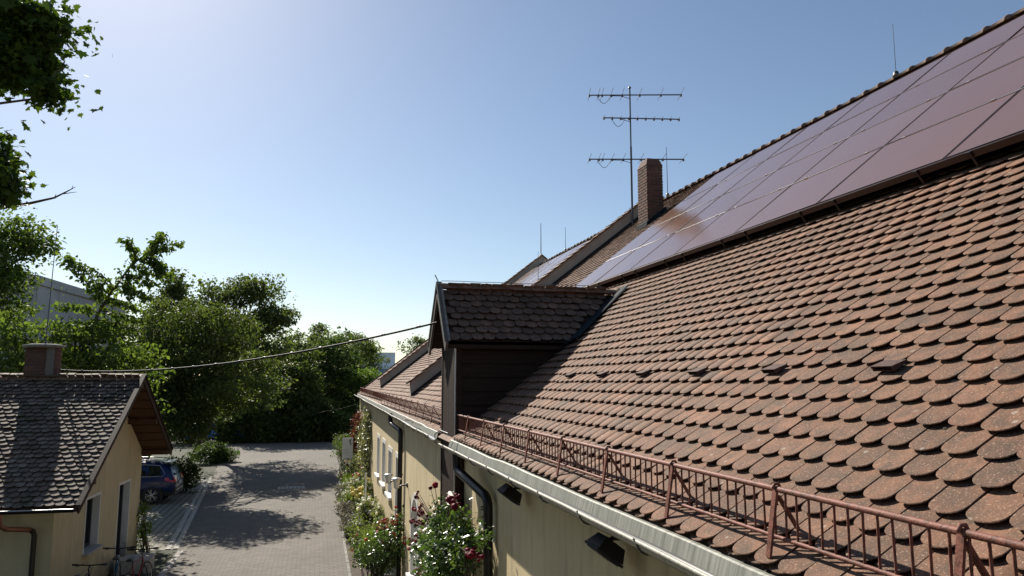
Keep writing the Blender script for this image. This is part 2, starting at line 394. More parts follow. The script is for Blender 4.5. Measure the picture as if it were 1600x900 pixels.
bed = struct('flower_bed', MB().add([(1.0, 14, .03), (2.5, 14, .05), (3.0, 58, .05), (1.65, 58, .03), (1.0, 23, .03), (1.0, 14, -.05), (1.65, 58, -.05), (1.0, 23, -.05)], [(0, 1, 2, 3, 4), (0, 4, 7, 5), (4, 3, 6, 7)]), 'soil')
struct('gravel_strip', MB().add([(2.0, 14, .056), (2.48, 14, .056), (2.62, 34, .058), (2.1, 34, .058)], [(0, 1, 2, 3)]), 'gravel')
kst = MB().b2((-.04, -.48, -.05), (.04, .48, .055)).mesh('kerb_stone'); kst.materials.append(MATS['concrete_cap'])
for i in range(34):
    y = 14.5+i; x = 1.0 if y < 23 else 1.0+(y-23)*.0186
    part('kerb_stone', kst, None, bed, True, Matrix.Translation((x-.03, y, random.gauss(0, .004))) @ Matrix.Rotation(-.0186 if y > 23 else 0, 4, 'Z'))

# ------------------------------------------------------------------ the long house
XE = 1.93                                              # eave (tile tips)
Y0, Y1 = -4.0, 41.2
XR = 9.74                                              # ridge
def xe(Y): return XE+(0 if Y < 12 else .03+(Y-12)*.008)
def xw(Y): return 2.13 if Y < 11.5 else 2.09+(Y-12)*.008
LH = thing('long_house', 'long cream plastered house with brown beaver tail tile roof', 'house', (6, 18, 0))
ze = zr(XE)
def wallp(Y, z, o=0.): return (xw(Y)-o, Y, z)
WT = zr(2.09)-.27
# openings in the yard-side wall: (y0,y1,z0,z1,arch)
OPEN = [(15.6, 16.75, .7, 1.80, True), (19.3, 20.4, 0.12, 2.86, False), (21.7, 22.75, 1.60, 2.84, False), (24.0, 25.05, 1.62, 2.90, False), (26.4, 27.4, 1.62, 2.9, False)]
wm = MB()
ys = sorted({Y0, 11.48, 11.52, Y1}|{o[0] for o in OPEN}|{o[1] for o in OPEN})
def quad_wall(y0, y1, z0, z1):
    wm.add([wallp(y0, z0), wallp(y1, z0), wallp(y1, z1), wallp(y0, z1)], [(0, 1, 2, 3)])
for a, b in zip(ys[:-1], ys[1:]):
    op = [o for o in OPEN if o[0] <= a and o[1] >= b]
    if not op: quad_wall(a, b, 0, WT+.1)
    else:
        o = op[0]; quad_wall(a, b, 0, o[2])
        if o[4]:
            n = 12; yc = (o[0]+o[1])/2; R = (o[1]-o[0])/2
            pts = [(yc-R*cos(pi*i/n), o[3]+R*sin(pi*i/n)) for i in range(n+1)]
            for (p, q) in zip(pts[:-1], pts[1:]):
                wm.add([wallp(p[0], p[1]), wallp(q[0], q[1]), wallp(q[0], WT+.1), wallp(p[0], WT+.1)], [(0, 1, 2, 3)])
        else: quad_wall(a, b, o[3], WT+.1)
part('yard_wall', wm, 'plaster', LH, fix=False)
XB = 2*XR-2.42
gw = MB()
for Y in (Y0, Y1-.25):
    gw.add([(xw(Y), Y, 0), (XB, Y, 0), (XB, Y, WT), (XR, Y, zr(XR)-.12), (xw(Y), Y, WT)], [(0, 1, 2, 3, 4)])
gw.add([(XB, Y0, 0), (XB, Y1, 0), (XB, Y1, WT), (XB, Y0, WT)], [(0, 1, 2, 3)])
part('end_wall', gw, 'plaster', LH, fix=False)
# roof deck + far slope
rd = MB()
dk = .085
rd.add([(XE-.02, Y0, zr(XE-.02)-dk), (XR, Y0, zr(XR)-dk), (XR, Y1, zr(XR)-dk), (XE+.26, Y1, zr(XE+.26)-dk), (XE, 12, zr(XE)-dk)], [(0, 1, 2, 3, 4)])
rd.add([(XR, Y0, zr(XR)-.02), (2*XR-XE, Y0, ze-.02), (2*XR-XE, Y1, ze-.02), (XR, Y1, zr(XR)-.02)], [(0, 1, 2, 3)])
roof = part('roof', rd, 'tile_far', LH, fix=False)
# soffit and fascia under the eave
sf = MB()
for (a, b) in ((Y0, 10.86), (12.08, Y1)):
    sf.add([(xe(a)+.03, a, zr(xe(a))-.12), (xe(b)+.03, b, zr(xe(b))-.12), (xw(b)+.01, b, zr(xw(b))-.20), (xw(a)+.01, a, zr(xw(a))-.20)], [(0, 1, 2, 3)])
    sf.add([(xe(a)+.03, a, zr(xe(a))-.05), (xe(b)+.03, b, zr(xe(b))-.05), (xe(b)+.03, b, zr(xe(b))-.19), (xe(a)+.03, a, zr(xe(a))-.19)], [(0, 1, 2, 3)])
part('soffit', sf, 'wood_dark', LH, fix=False)
# apron flashing and half-round gutter
def gutter(a, b, seed):
    n = max(2, int((b-a)/.5)); rng = np.random.default_rng(seed)
    ap = MB(); pr = [(.02, -.018), (-.008, -.016), (-.02, -.022), (-.045, -.112)]
    yy = np.linspace(a, b, n+1); w = rng.normal(0, .004, n+1)
    vs = []
    for y, ww in zip(yy, w):
        for (dx, dz) in pr: vs.append((xe(y)+dx+ww*.4, y, zr(xe(y))-.02+dz+ww))
    k = len(pr)
    ap.add(vs, [(i*k+j, i*k+j+1, (i+1)*k+j+1, (i+1)*k+j) for i in range(n) for j in range(k-1)])
    part('eave_flashing', ap, 'zinc', LH, fix=False)
    gt = MB(); m = 9; r = .072; vs = []
    w = np.convolve(rng.normal(0, .009, n+5), np.ones(5)/5, 'valid')*1.6
    for y, ww in zip(yy, w):
        cx, cz = xe(y)-.102, zr(xe(y))-.088+ww
        ring = [(cx+r*cos(pi+pi*j/m), cz+r*sin(pi+pi*j/m)) for j in range(m+1)]
        bead = [(cx-r-.004, cz+.012), (cx-r-.018, cz+.010), (cx-r-.022, cz-.004), (cx-r-.012, cz-.012)]
        vs += [(x, y, z) for x, z in bead[::-1]+ring]
    k = len(vs)//(n+1)
    gt.add(vs, [(i*k+j, i*k+j+1, (i+1)*k+j+1, (i+1)*k+j) for i in range(n) for j in range(k-1)], True)
    g = part('gutter', gt, 'zinc_light', LH, fix=False)
    me = g.data; me.materials.append(MATS['pipe_dark'])
    for p in me.polygons:
        j = p.vertices[0] % k
        if 6 <= j: p.material_index = 1  # lower curve and back coloured dark, shade painted into the gutter
    y = a+.5
    while y < b and y < 26:
        i = min(n, int((y-a)/(b-a)*n)); cx, cz = xe(y)-.102, zr(xe(y))-.088+w[i]
        part('gutter_bracket', MB().tube([(cx-r-.026, y, cz+.014)]+[(cx+(r+.007)*cos(pi+pi*j/7), y, cz+(r+.007)*sin(pi+pi*j/7)) for j in range(8)], .006, 5), 'steel_dark', g, True)
        y += .93
gutter(Y0, 10.80, 1); gutter(12.1, Y1, 2)
# downpipes
def pipe(pts, r, name='downpipe', mat='pipe_dark'):
    P = [Vector(p) for p in pts]; out = [P[0]]
    for i in range(1, len(P)-1):
        a, b, c = P[i-1], P[i], P[i+1]; d = min(.13, (b-a).length*.45, (c-b).length*.45)
        p, q = b+(a-b).normalized()*d, b+(c-b).normalized()*d
        out += [p*(1-t)**2+b*2*t*(1-t)+q*t*t for t in np.linspace(0, 1, 6)]
    out.append(P[-1]); return part(name, MB().tube(out, r, 12), mat, LH)
pipe([(1.83, 9.85, ze-.14), (1.84, 9.85, ze-.36), (2.03, 8.85, ze-.58), (2.05, 8.85, .02)], .058)
yp = 18.6
pipe([(xe(yp)-.1, 19.9, ze-.02), (xe(yp)-.09, 19.9, ze-.28), (xw(yp)-.09, yp, ze-.40), (xw(yp)-.08, yp, .03)], .058)
for z in (1.2, 2.6): part('pipe_clamp', MB().lathe([(.064, -.015), (.068, -.012), (.068, .012), (.064, .015)], (xw(yp)-.08, yp, z), 12), 'steel_dark', LH)
# windows, door, arch
def opening(o, kind):
    y0, y1, z0, z1, arch = o; yc = (y0+y1)/2; X = xw(yc); dp = .24
    a = MB(); fw = .13
    if kind == 'arch':
        R = (y1-y0)/2; n = 14
        inn = [(y0, z0)]+[(yc-R*cos(pi*i/n), z1+R*sin(pi*i/n)) for i in range(n+1)]+[(y1, z0)]
        out = [(y0-fw, z0)]+[(yc-(R+fw)*cos(pi*i/n), z1+(R+fw)*sin(pi*i/n)) for i in range(n+1)]+[(y1+fw, z0)]
    else:
        inn = [(y0, z0), (y0, z1), (y1, z1), (y1, z0)]; out = [(y0-fw, z0), (y0-fw, z1+fw), (y1+fw, z1+fw), (y1+fw, z0)]
    k = len(inn)
    vs = [(X-.015, y, z) for y, z in inn]+[(X-.015, y, z) for y, z in out]+[(X+dp, y, z) for y, z in inn]+[(X+.02, y, z) for y, z in out]
    fs = []
    for i in range(k-1): fs += [(i, i+1, k+i+1, k+i), (i, 2*k+i, 2*k+i+1, i+1), (k+i, k+i+1, 3*k+i+1, 3*k+i)]
    fr = part('door' if kind == 'door' else 'window', MB().add(vs, fs), 'plaster_white', LH, fix=False)
    pane = [(X+dp-.01, y, z) for y, z in inn]
    part('pane' if kind != 'door' else 'door_leaf', MB().add(pane, [tuple(range(k))]), 'glass' if kind != 'door' else 'stone_grey', fr, True, fix=False)
    fm = MB(); zt = z1 if kind != 'arch' else z1+(y1-y0)/2
    fm.b2((X+dp-.06, yc-.03, z0+.01), (X+dp-.02, yc+.03, zt-.02))
    for y in (y0+.035, y1-.035): fm.b2((X+dp-.062, y-.03, z0+.012), (X+dp-.022, y+.03, z1-.01))
    fm.b2((X+dp-.064, y0+.07, z0+.66*(z1-z0)), (X+dp-.024, y1-.07, z0+.66*(z1-z0)+.05))
    part('frame', fm, 'frame_white' if kind != 'door' else 'frame_dark', fr, True)
    if kind != 'door': part('sill', MB().b2((X-.10, y0-.14, z0-.07), (X+dp, y1+.14, z0+.012)), 'frame_white', fr, True)
    else: part('step', MB().b2((X-.35, y0-.15, -.02), (X+.2, y1+.15, .115)), 'stone_grey', fr, True)
for o, kd in zip(OPEN, ('arch', 'door', 'win', 'win', 'win')): opening(o, kd)

# tiles: near eave field up to the solar array, the open strip by the chimney, the far wings
PB = 5.12; nb = np.array([-sT, 0, cT]); OFF = .15
def up(X): return (X-XE)/cT
E = .163
def keep_main(p, r, c):
    x, y = p[0], p[1]
    if x > XR-.1: return False
    if x < xe(y)-.01: return False
    if 10.75 < y < 12.2 and x < 4.9:                    # dormer footprint
        if abs(y-11.46) < .70 and x < 4.75-1.35*abs(y-11.46)*.9: return False
        if x < 2.1: return False
    if y < 14.97 and x > PB+.62: return False
    if 17.0 < y < 17.6 and 8.0 < x < 8.5: return False
    if abs(y-20.15) < .2 and x > 2.45: return False
    if abs(y-31.85) < .2 and x > 2.6: return False
    return True
nrow = int(up(XR)/E)
O = (XE, 0, zr(XE)); es = (cT, 0, sT)
F1 = tile_frames(O, (0, -1, 0), es, range(nrow+1), range(int(-17.0/.178), int(2.5/.178)), keep=keep_main)
F0 = tile_frames(np.array(O)-np.array(es)*(E+.004)-nb*.028, (0, -1, 0), es, [1], range(int(-17.0/.178), int(2.5/.178)), keep=lambda p, r, c: not 10.75 < p[1] < 12.2)
F1 = np.concatenate([F1, F0])
vent_r = round(up(2.97)/E)
lay_tiles(roof, F1, 'tile_obj', 'tile_isl', 300)
F2 = tile_frames(O, (0, -1, 0), es, range(nrow+1), range(int(-41.1/.178), int(-17.0/.178)), keep=keep_main)
part('roof_tile_far_field', repl('roof_tile_far_field', TVL, TFL, F2), 'tile_far', roof, True, kind='stuff')
mg = np.random.default_rng(5); sel = F1[(F1[:, 1, 3] < 9) & (F1[:, 0, 3] < 4.4)]; sel = sel[mg.choice(len(sel), 420, replace=False)]
mm = []
for m_ in sel:
    for q_ in range(mg.integers(1, 4)):
        p_ = m_[:, 3]+m_[:, 0]*mg.choice((-.088, .088))+m_[:, 1]*mg.uniform(.0, .055)-m_[:, 2]*.029; z_ = mg.uniform(.005, .011)
        mm.append(np.stack([m_[:, 0]*z_*mg.uniform(.8, 1.6), m_[:, 1]*z_*mg.uniform(.8, 2.2), m_[:, 2]*z_*.5, p_], 1))
part('moss_clumps', repl('moss_clumps', [(cos(a_)*(1 if h_ else 1.0), sin(a_), 0) if h_ == 0 else (cos(a_)*.6, sin(a_)*.6, .8) for h_ in (0, 1) for a_ in np.linspace(0, 2*pi, 6, endpoint=False)], [(i_, (i_+1) % 6, 6+(i_+1) % 6, 6+i_) for i_ in range(6)]+[tuple(range(6, 12))], np.array(mm)), 'moss', roof, True, kind='stuff')
# vent tiles
for i in range(7):
    y = 2.37+i*1.062; s = vent_r*E+.075; p = np.array(O)+np.array(es)*s+np.array([0, y, 0])+nb*.004
    hw, L, hh = .080, .10, .034
    v = [(-hw, 0, 0), (hw, 0, 0), (hw, 0, hh), (-hw, 0, hh), (-hw, L, -.012), (hw, L, -.012), (hw, L, .002), (-hw, L, .002), (-hw*.86, 0, .004), (hw*.86, 0, .004), (hw*.86, 0, hh*.8), (-hw*.86, 0, hh*.8), (-hw*.86, .05, .004), (hw*.86, .05, .004), (hw*.86, .05, hh*.6), (-hw*.86, .05, hh*.6)]
    f = [(2, 3, 7, 6), (0, 3, 7, 4), (1, 5, 6, 2), (0, 1, 9, 8), (1, 2, 10, 9), (2, 3, 11, 10), (3, 0, 8, 11), (8, 9, 13, 12), (9, 10, 14, 13), (10, 11, 15, 14), (11, 8, 12, 15), (12, 13, 14, 15)]
    M = np.stack([np.array([0, -1, 0]), np.array(es), nb, p], 1)
    part('vent_tile', MB().add(v, f), 'vent', roof, True, M4(M))
# ridge tiles
rt = MB(); n = 8
prof = [(.0, .105), (.34, .095), (.345, .115), (.37, .125), (.40, .115)]
vs = [(r*1.05*cos(pi*j/n), y, r*.85*sin(pi*j/n)) for y, r in prof for j in range(n+1)]
rt.add(vs, [(i*(n+1)+j, i*(n+1)+j+1, (i+1)*(n+1)+j+1, (i+1)*(n+1)+j) for i in range(len(prof)-1) for j in range(n)], True)
rtm = rt.mesh('ridge_tile'); rtm.materials.append(MATS['ridge'])
y = 3.0
while y < 41:
    if abs(y+.2-20.15) > .35 and abs(y+.2-31.85) > .35:
        part('ridge_tile', rtm, None, roof, True, Matrix.Translation((XR, y, zr(XR)-.03+random.gauss(0, .004))) @ Matrix.Rotation(random.gauss(0, .01), 4, 'Z'))
    y += .365
# fire-wall parapets with tile caps
for (Y, x0) in ((20.0, 2.46), (31.7, 2.62)):
    hp = .40
    def rk(X, dz): return (X, zr(X)+dz)
    poly = [rk(x0, -.1), rk(XR, -.1), (2*XR-x0, zr(x0)-.1), (2*XR-x0+.0, zr(x0)+hp), (XR, zr(XR)+hp), (x0, zr(x0)+hp)]
    P_ = part('parapet', MB().prism([(x, Y, z) for x, z in poly], (0, .32, 0)), 'plaster_par', LH)
    cp = MB()
    for sgn in (1, -1):
        X = lambda q: XR-sgn*(XR-q)
        cp.prism([(X(x0-.1), Y-.05, zr(x0-.1)+hp+.002), (X(XR), Y-.05, zr(XR)+hp+.002), (X(XR), Y-.05, zr(XR)+hp+.05), (X(x0-.1), Y-.05, zr(x0-.1)+hp+.045)], (0, .42, 0))
    part('parapet_cap', cp, 'ridge', P_, True)
    fr = tile_frames((x0-.12, Y+.38, zr(x0-.12)+hp+.075), (0, -1, 0), es, range(int((XR-x0)/cT/.25)), range(0, 3), w=.178, e=.25, jit=1.5)
    part('cap_tiles', repl('cap_tiles', TVL, TFL, fr), 'tile_isl', P_, True, kind='stuff')
    part('flashing', MB().prism([(x0, Y-.02, zr(x0)-.02), (XR, Y-.02, zr(XR)-.02), (XR, Y-.02, zr(XR)+.07), (x0, Y-.02, zr(x0)+.07)], (0, .019, 0)), 'pipe_dark', P_, True)
# verge board at the end gable
part('verge_board', MB().prism([(XE+.2, Y1, zr(XE+.2)-.12), (XR, Y1, zr(XR)-.12), (XR, Y1, zr(XR)+.05), (XE+.2, Y1, zr(XE+.2)+.05)], (0, .06, 0)), 'wood_dark', LH)
# chimney, brick by brick
def brick_mesh(l, w, h):
    m = MB(); b = .006
    vs = []
    for z, i in ((-h/2, b), (-h/2+b, 0), (h/2-b, 0), (h/2, b)):
        vs += [(-l/2+i, -w/2+i, z), (l/2-i, -w/2+i, z), (l/2-i, w/2-i, z), (-l/2+i, w/2-i, z)]
    m.add(vs, [(0, 3, 2, 1), (12, 13, 14, 15)]+[(r*4+j, r*4+(j+1) % 4, r*4+4+(j+1) % 4, r*4+4+j) for r in range(3) for j in range(4)])
    me = m.mesh('brick'); me.materials.append(MATS['brick']); return me
BK = brick_mesh(.213, .105, .066); BKS = brick_mesh(.105, .105, .066)
def brick_stack(parent, c, lx, ly, z0, z1, rot=0.):
    """hollow shaft of bricks; lx, ly multiples of ~.115"""
    nx, ny = round(lx/.115), round(ly/.115); n = int((z1-z0)/.077); R = Matrix.Translation((c[0], c[1], 0)) @ Matrix.Rotation(rot, 4, 'Z')
    def put(me, x, y, z, r): part('brick', me, None, parent, True, R @ Matrix.Translation((x+random.gauss(0, .0015), y+random.gauss(0, .0015), z)) @ Matrix.Rotation(r+random.gauss(0, .006), 4, 'Z'))
    for i in range(n):
        z = z0+(i+.5)*.077; o = i % 2
        for side in range(4):
            m = nx if side < 2 else ny
            u = o                                        # half-brick units; each side owns cells u..m-1-(1-o)
            e = m-(1-o)
            while u < e:
                L = 2 if u+2 <= e else 1
                s = (u+L/2)*.115
                if side == 0: q = (-nx*.0575+s, -ny*.0575+.0575, 0)
                elif side == 1: q = (nx*.0575-s, ny*.0575-.0575, 0)
                elif side == 2: q = (nx*.0575-.0575, -ny*.0575+s, pi/2)
                else: q = (-nx*.0575+.0575, ny*.0575-s, pi/2)
                put(BK if L == 2 else BKS, q[0], q[1], z, q[2]); u += L
    return nx*.115, ny*.115, z0+n*.077
cx, cy = 8.28, 17.30
zb, zt = zr(7.93)-.1, H+5.62
CH = part('chimney', MB().b2((cx-.212, cy-.27, zb), (cx+.212, cy+.27, zt-.02)), 'mortar', LH)
bx, by, zt2 = brick_stack(CH, (cx, cy), .46, .575, zb, zt)
hx, hy = .232, .29
part('chimney_shoulder', MB().add([(cx-hx, cy-hy, zt2), (cx+hx, cy-hy, zt2), (cx+hx, cy+hy, zt2), (cx-hx, cy+hy, zt2), (cx-.16, cy-.20, zt2+.20), (cx+.16, cy-.20, zt2+.20), (cx+.16, cy+.20, zt2+.20), (cx-.16, cy+.20, zt2+.20)], [(0, 1, 5, 4), (1, 2, 6, 5), (2, 3, 7, 6), (3, 0, 4, 7), (4, 5, 6, 7)]), 'brick', CH, True)
fl = MB()
for (a, b) in (((cx-.28, cy-.34), (cx+.28, cy-.30)), ((cx-.28, cy-.30), (cx-.242, cy+.34))):
    fl.prism([(a[0], a[1], zr(a[0])-.06), (b[0], a[1], zr(b[0])-.06), (b[0], a[1], zr(b[0])+.10), (a[0], a[1], zr(a[0])+.10)], (0, b[1]-a[1], 0))
part('chimney_flashing', fl, 'flash_blue', CH, True)

# ------------------------------------------------------------------ solar array
SA = thing('solar_array', 'four rows of reddish brown solar panels on the tiled roof', 'solar panels', (PB, 8, zr(PB)))
def on(X, Y, off): return Vector((X, Y, zr(X)))+Vector(nb)*off
pw, ph, gap = 1.662, 1.178, .013
Xb = PB+OFF*sT                                          # so the raised sheet starts at PB
vs = [(-pw/2+gap/2, -ph/2+gap/2), (pw/2-gap/2, -ph/2+gap/2), (pw/2-gap/2, ph/2-gap/2), (-pw/2+gap/2, ph/2-gap/2)]
gm = MB().add([(x*.988, y*.985, .0) for x, y in vs], [(0, 1, 2, 3)]).mesh('solar_panel'); gm.materials.append(MATS['panel'])
fm = MB(); q = [(x, y) for x, y in vs]; q2 = [(x*.988, y*.985) for x, y in vs]
fm.add([(x, y, .004) for x, y in q]+[(x, y, .004) for x, y in q2]+[(x, y, -.035) for x, y in q]+[(x, y, -.003) for x, y in q2], [(i, (i+1) % 4, 4+(i+1) % 4, 4+i) for i in range(4)]+[(i, 8+i, 8+(i+1) % 4, (i+1) % 4) for i in range(4)]+[(4+i, 4+(i+1) % 4, 12+(i+1) % 4, 12+i) for i in range(4)])
fmm = fm.mesh('panel_frame'); fmm.materials.append(MATS['panel_frame'])
for r in range(4):
    for c in range(9):
        Y = 14.97-(c+.5)*pw; p = on(Xb, Y, OFF)+Vector(es)*((r+.5)*ph)
        tl = random.gauss(0, .0022); t2 = random.gauss(0, .0022)
        M = Matrix.Translation(p) @ M4(np.stack([np.array([0, -1, 0]), np.array(es), nb, np.zeros(3)], 1)) @ Matrix.Rotation(tl, 4, 'X') @ Matrix.Rotation(t2, 4, 'Y')
        g = part('solar_panel', gm, None, SA, False, M)
        part('frame', fmm, None, g, True)
for r in range(5):
    for k in range(2 if r < 4 else 0):
        s = (r+.22+.56*k)*ph
        a = on(Xb, 0.2, OFF-.075)+Vector(es)*s
        part('mounting_rail', MB().box(a+Vector((0, 7.42, 0)), (.04, 14.7, .05), (Vector(es), Vector((0, 1, 0)), Vector(nb))), 'steel_dark', SA)
for r_ in (1, 2, 3): part('seam_strip', MB().box(on(Xb, 7.5, OFF-.002)+Vector(es)*(r_*ph), (.013, 14.9, .010), (Vector(es), Vector((0, 1, 0)), Vector(nb))), 'alu', SA)
part('bottom_rail', MB().box(on(Xb, 7.56, OFF-.035)-Vector(es)*.012, (.03, 14.9, .06), (Vector(es), Vector((0, 1, 0)), Vector(nb))), 'panel_frame', SA)
for c in range(9):
    for dy in (.28, 1.38):
        Y = 14.97-c*pw-dy
        part('end_clamp', MB().box(on(Xb, Y, OFF-.03)-Vector(es)*.030, (.025, .045, .05), (Vector(es), Vector((0, 1, 0)), Vector(nb))).box(on(Xb, Y, OFF-.1)-Vector(es)*.02, (.02, .02, .1), (Vector(es), Vector((0, 1, 0)), Vector(nb))), 'pipe_dark', SA)
        for r in (1, 2, 3):
            part('mid_clamp', MB().box(on(Xb, Y, OFF+.005)+Vector(es)*(r*ph), (.018, .05, .010), (Vector(es), Vector((0, 1, 0)), Vector(nb))), 'alu', SA)
# second array on the far wing
S2 = thing('solar_array', 'small pale solar panels on the far roof between the two parapets', 'solar panels', (8, 26, zr(8)))
for c in range(6):
    for r in range(3):
        p = on(6.3, 21.2+(c+.5)*1.662, .12)+Vector(es)*((r+.5)*ph)
        M = Matrix.Translation(p) @ M4(np.stack([np.array([0, -1, 0]), np.array(es), nb, np.zeros(3)], 1))
        g = part('solar_panel', gm, None, S2, False, M); part('frame', fmm, None, g, True)
for s in (.3, 1.3, 2.3, 3.2): part('mounting_rail', MB().box(on(6.3, 26.2, .05)+Vector(es)*s, (.04, 9.9, .1), (Vector(es), Vector((0, 1, 0)), Vector(nb))), 'steel_dark', S2)

# ------------------------------------------------------------------ snow guards
def snow_guard(a, b, label, post=1.0, nobj=300, step=.08, r=.0056, ph0=0.):
    xb = lambda Y: xe(Y)+.09
    ym = (a+b)/2; t = thing('snow_guard', label, 'snow guard', (xb(ym), ym, zr(xb(ym))))
    hb, ht = .035, .245
    n = max(1, int((b-a)/4)); yy = np.linspace(a, b, n+1)
    for nm, h, rr in (('top_rail', ht, r*2.5), ('bottom_rail', hb, r*1.75)):
        part(nm, MB().tube([(xb(y), y, zr(xb(y))+h) for y in yy], rr, 10), 'rust_paint', t)
    bm = MB().tube([(0, 0, hb), (0, 0, ht)], r, 6).mesh('baluster'); bm.materials.append(MATS['rust_paint'])
    y = a+.04; k = 0; rest = []
    while y < b:
        p = (xb(y), y, zr(xb(y)))
        if k < nobj:
            part('baluster', bm, None, t, False, Matrix.Translation(p) @ Matrix.Rotation(random.gauss(0, .012), 4, 'X'))
        else: rest.append(p)
        y += step; k += 1
    if rest:
        M = np.zeros((len(rest), 3, 4)); M[:, 0, 0] = M[:, 1, 1] = M[:, 2, 2] = 1; M[:, :, 3] = rest
        part('baluster_row', repl('baluster_row', [(x*r, y_*r, z) for z in (hb, ht) for x, y_ in ((1, 0), (-.5, .87), (-.5, -.87))], [(0, 1, 4, 3), (1, 2, 5, 4), (2, 0, 3, 5)], M), 'rust_paint', t, kind='stuff')
    y = a+.02+ph0
    while y <= b:
        x = xb(y); X = Vector((1, 0, 0)); Yv = Vector((0, 1, 0)); z = zr(x)
        m = MB()
        f0, f1 = Vector((x-.055, y, zr(x-.055)-.005)), Vector((x-.004, y, z+ht+.012))
        d = (f1-f0); m.box((f0+f1)/2, (.012, .03, d.length), (d.cross(Yv).normalized(), Yv, d.normalized()))
        g0, g1 = Vector((x+.10, y, zr(x+.10)-.01)), Vector((x+.006, y, z+ht-.03))
        d = (g1-g0); m.box((g0+g1)/2, (.012, .024, d.length), (d.cross(Yv).normalized(), Yv, d.normalized()))
        m.tube([(x-.022, y, z+ht+.004), (x-.008, y, z+ht+.023), (x+.01, y, z+ht+.023), (x+.021, y, z+ht)], .008, 6)
        part('bracket', m, 'rust_paint', t); y += post
    return t
snow_guard(.98, 10.78, 'rust red snow guard rail along the near eave below the tiles', 1.0)
snow_guard(12.2, 40.2, 'dull red snow guard along the far eave beyond the dark dormer', 1.15, 150, .12, .0042)

# ------------------------------------------------------------------ dormer with the timber hoist shaft
DX0, DY0, DY1 = 2.0, 10.84, 12.10
DYR = 11.46; DZR = H+1.50; DZE = H+.66; EVE = .75
DO = thing('dormer', 'dark timber dormer with tiled gable roof and shaft to the ground', 'dormer', (DX0+.2, DYR, 0))
# cheek of horizontal boards (near side), built board by board
z = .0
core = MB().b2((DX0+.03, DY0+.03, 0), (xw(11)+.02, DY1-.03, zr(2.45))).prism([(DX0+.03, DY0+.03, zr(DX0)-.1), (4.3, DY0+.03, zr(4.3)-.1), (3.75, DY0+.03, DZE-.02), (DX0+.03, DY0+.03, DZE-.02)], (0, DY1-DY0-.06, 0))
part('shaft_core', core, 'wood_dark', DO)
bh = .205; k = 0
while z < DZE-.04:
    z1 = min(z+bh-.012, DZE-.01)
    # length: lower boards stop at the wall, upper ones at the roof slope
    xr = xw(11) if z1 < zr(2.42) else min(3.06+(z1-H-.09)/tan(TH)+.05, 4.2)
    part('board', MB().add([(DX0+.09, DY0, z), (xr, DY0, z), (xr, DY0+.012, z1), (DX0+.09, DY0+.012, z1), (DX0+.09, DY0+.04, z), (xr, DY0+.04, z), (xr, DY0+.04, z1), (DX0+.09, DY0+.04, z1)],
         [(0, 1, 2, 3), (4, 7, 6, 5), (0, 4, 5, 1), (3, 2, 6, 7), (0, 3, 7, 4), (1, 5, 6, 2)]), 'wood_dark', DO)
    z += bh
for i in range(6):                                     # front boards, upright
    y = DY0+.02+i*.205
    part('front_board', MB().b2((DX0, y+.004, 0), (DX0+.03, y+.198, DZE+.0)), 'wood_dark', DO)
for y in (DY0-.012, DY1-.07): part('corner_post', MB().b2((DX0-.012, y, 0), (DX0+.085, y+.085, DZE)), 'wood_dark', DO)
part('gable_board', MB().prism([(DX0+.012, DY0, DZE), (DX0+.012, DY1, DZE), (DX0+.012, DYR, DZR-.12)], (.03, 0, 0)), 'wood_dark', DO)
# roof slopes
XF = 1.84                                              # front verge
dpitch = atan2(DZR-DZE, EVE); cD, sD = cos(dpitch), sin(dpitch); SL = sqrt((DZR-DZE)**2+EVE**2)
def meet(z): return 3.06+(z-H-.09)/tan(TH)
dr = MB()
for sg in (-1, 1):
    ye = DYR+sg*EVE
    poly = [Vector((XF, ye, DZE)), Vector((meet(DZE)+.05, ye, DZE)), Vector((meet(DZR)+.05, DYR, DZR)), Vector((XF, DYR, DZR))]
    dr.prism([p-Vector((0, 0, .06)) for p in poly], (0, 0, -.05))
DR_ = part('roof', dr, 'wood_dark', DO)
for sg, nm in ((-1, 'tile_dorm'), (1, 'tile_dorm')):
    esd = np.array([0, -sg*cD, sD]); exd = np.array([1., 0, 0]) if sg < 0 else np.array([-1., 0, 0])
    O_ = (XF+.1, DYR+sg*(EVE+.03), DZE-.03) if sg < 0 else (XF+.1, DYR+sg*(EVE+.03), DZE-.03)
    def kd(p, r, c): return XF+.05 < p[0] < meet(p[2])-.02 and p[2] < DZR-.06
    fr = tile_frames(O_, exd, esd, range(8), range(-1 if sg < 0 else -20, 20 if sg < 0 else 2), w=.178, e=.142, keep=kd, jit=2.2, tilt=12.5, zs=1.1)
    if sg < 0: lay_tiles(DR_, fr, 'tile_dorm', 'tile_isl', 300)
    else: part('far_slope_tiles', repl('far_slope_tiles', TVL, TFL, fr), 'tile_isl', DR_, True, kind='stuff')
x = XF
while x < meet(DZR):
    part('ridge_tile', rtm, None, DR_, True, Matrix.Translation((x, DYR, DZR-.035+random.gauss(0, .004))) @ Matrix.Rotation(-pi/2+random.gauss(0, .015), 4, 'Z'))
    x += .375
# bargeboards
for sg in (-1, 1):
    a, b = Vector((XF-.03, DYR, DZR+.03)), Vector((XF-.03, DYR+sg*(EVE+.10), DZE-.10)); d = (b-a).normalized()
    part('bargeboard', MB().box((a+b)/2+Vector((0, 0, -.06)), (.035, (b-a).length, .17), (Vector((1, 0, 0)), d, Vector((1, 0, 0)).cross(d))), 'barge', DO)
    part('verge_strip', MB().box((a+b)/2+Vector((.01, 0, .035)), (.09, (b-a).length, .02), (Vector((1, 0, 0)), d, Vector((1, 0, 0)).cross(d))), 'zinc', DO)
part('eave_fascia', MB().b2((XF, DYR-EVE-.0, DZE-.17), (meet(DZE-.1), DYR-EVE+.03, DZE-.065)), 'wood_dark', DO)
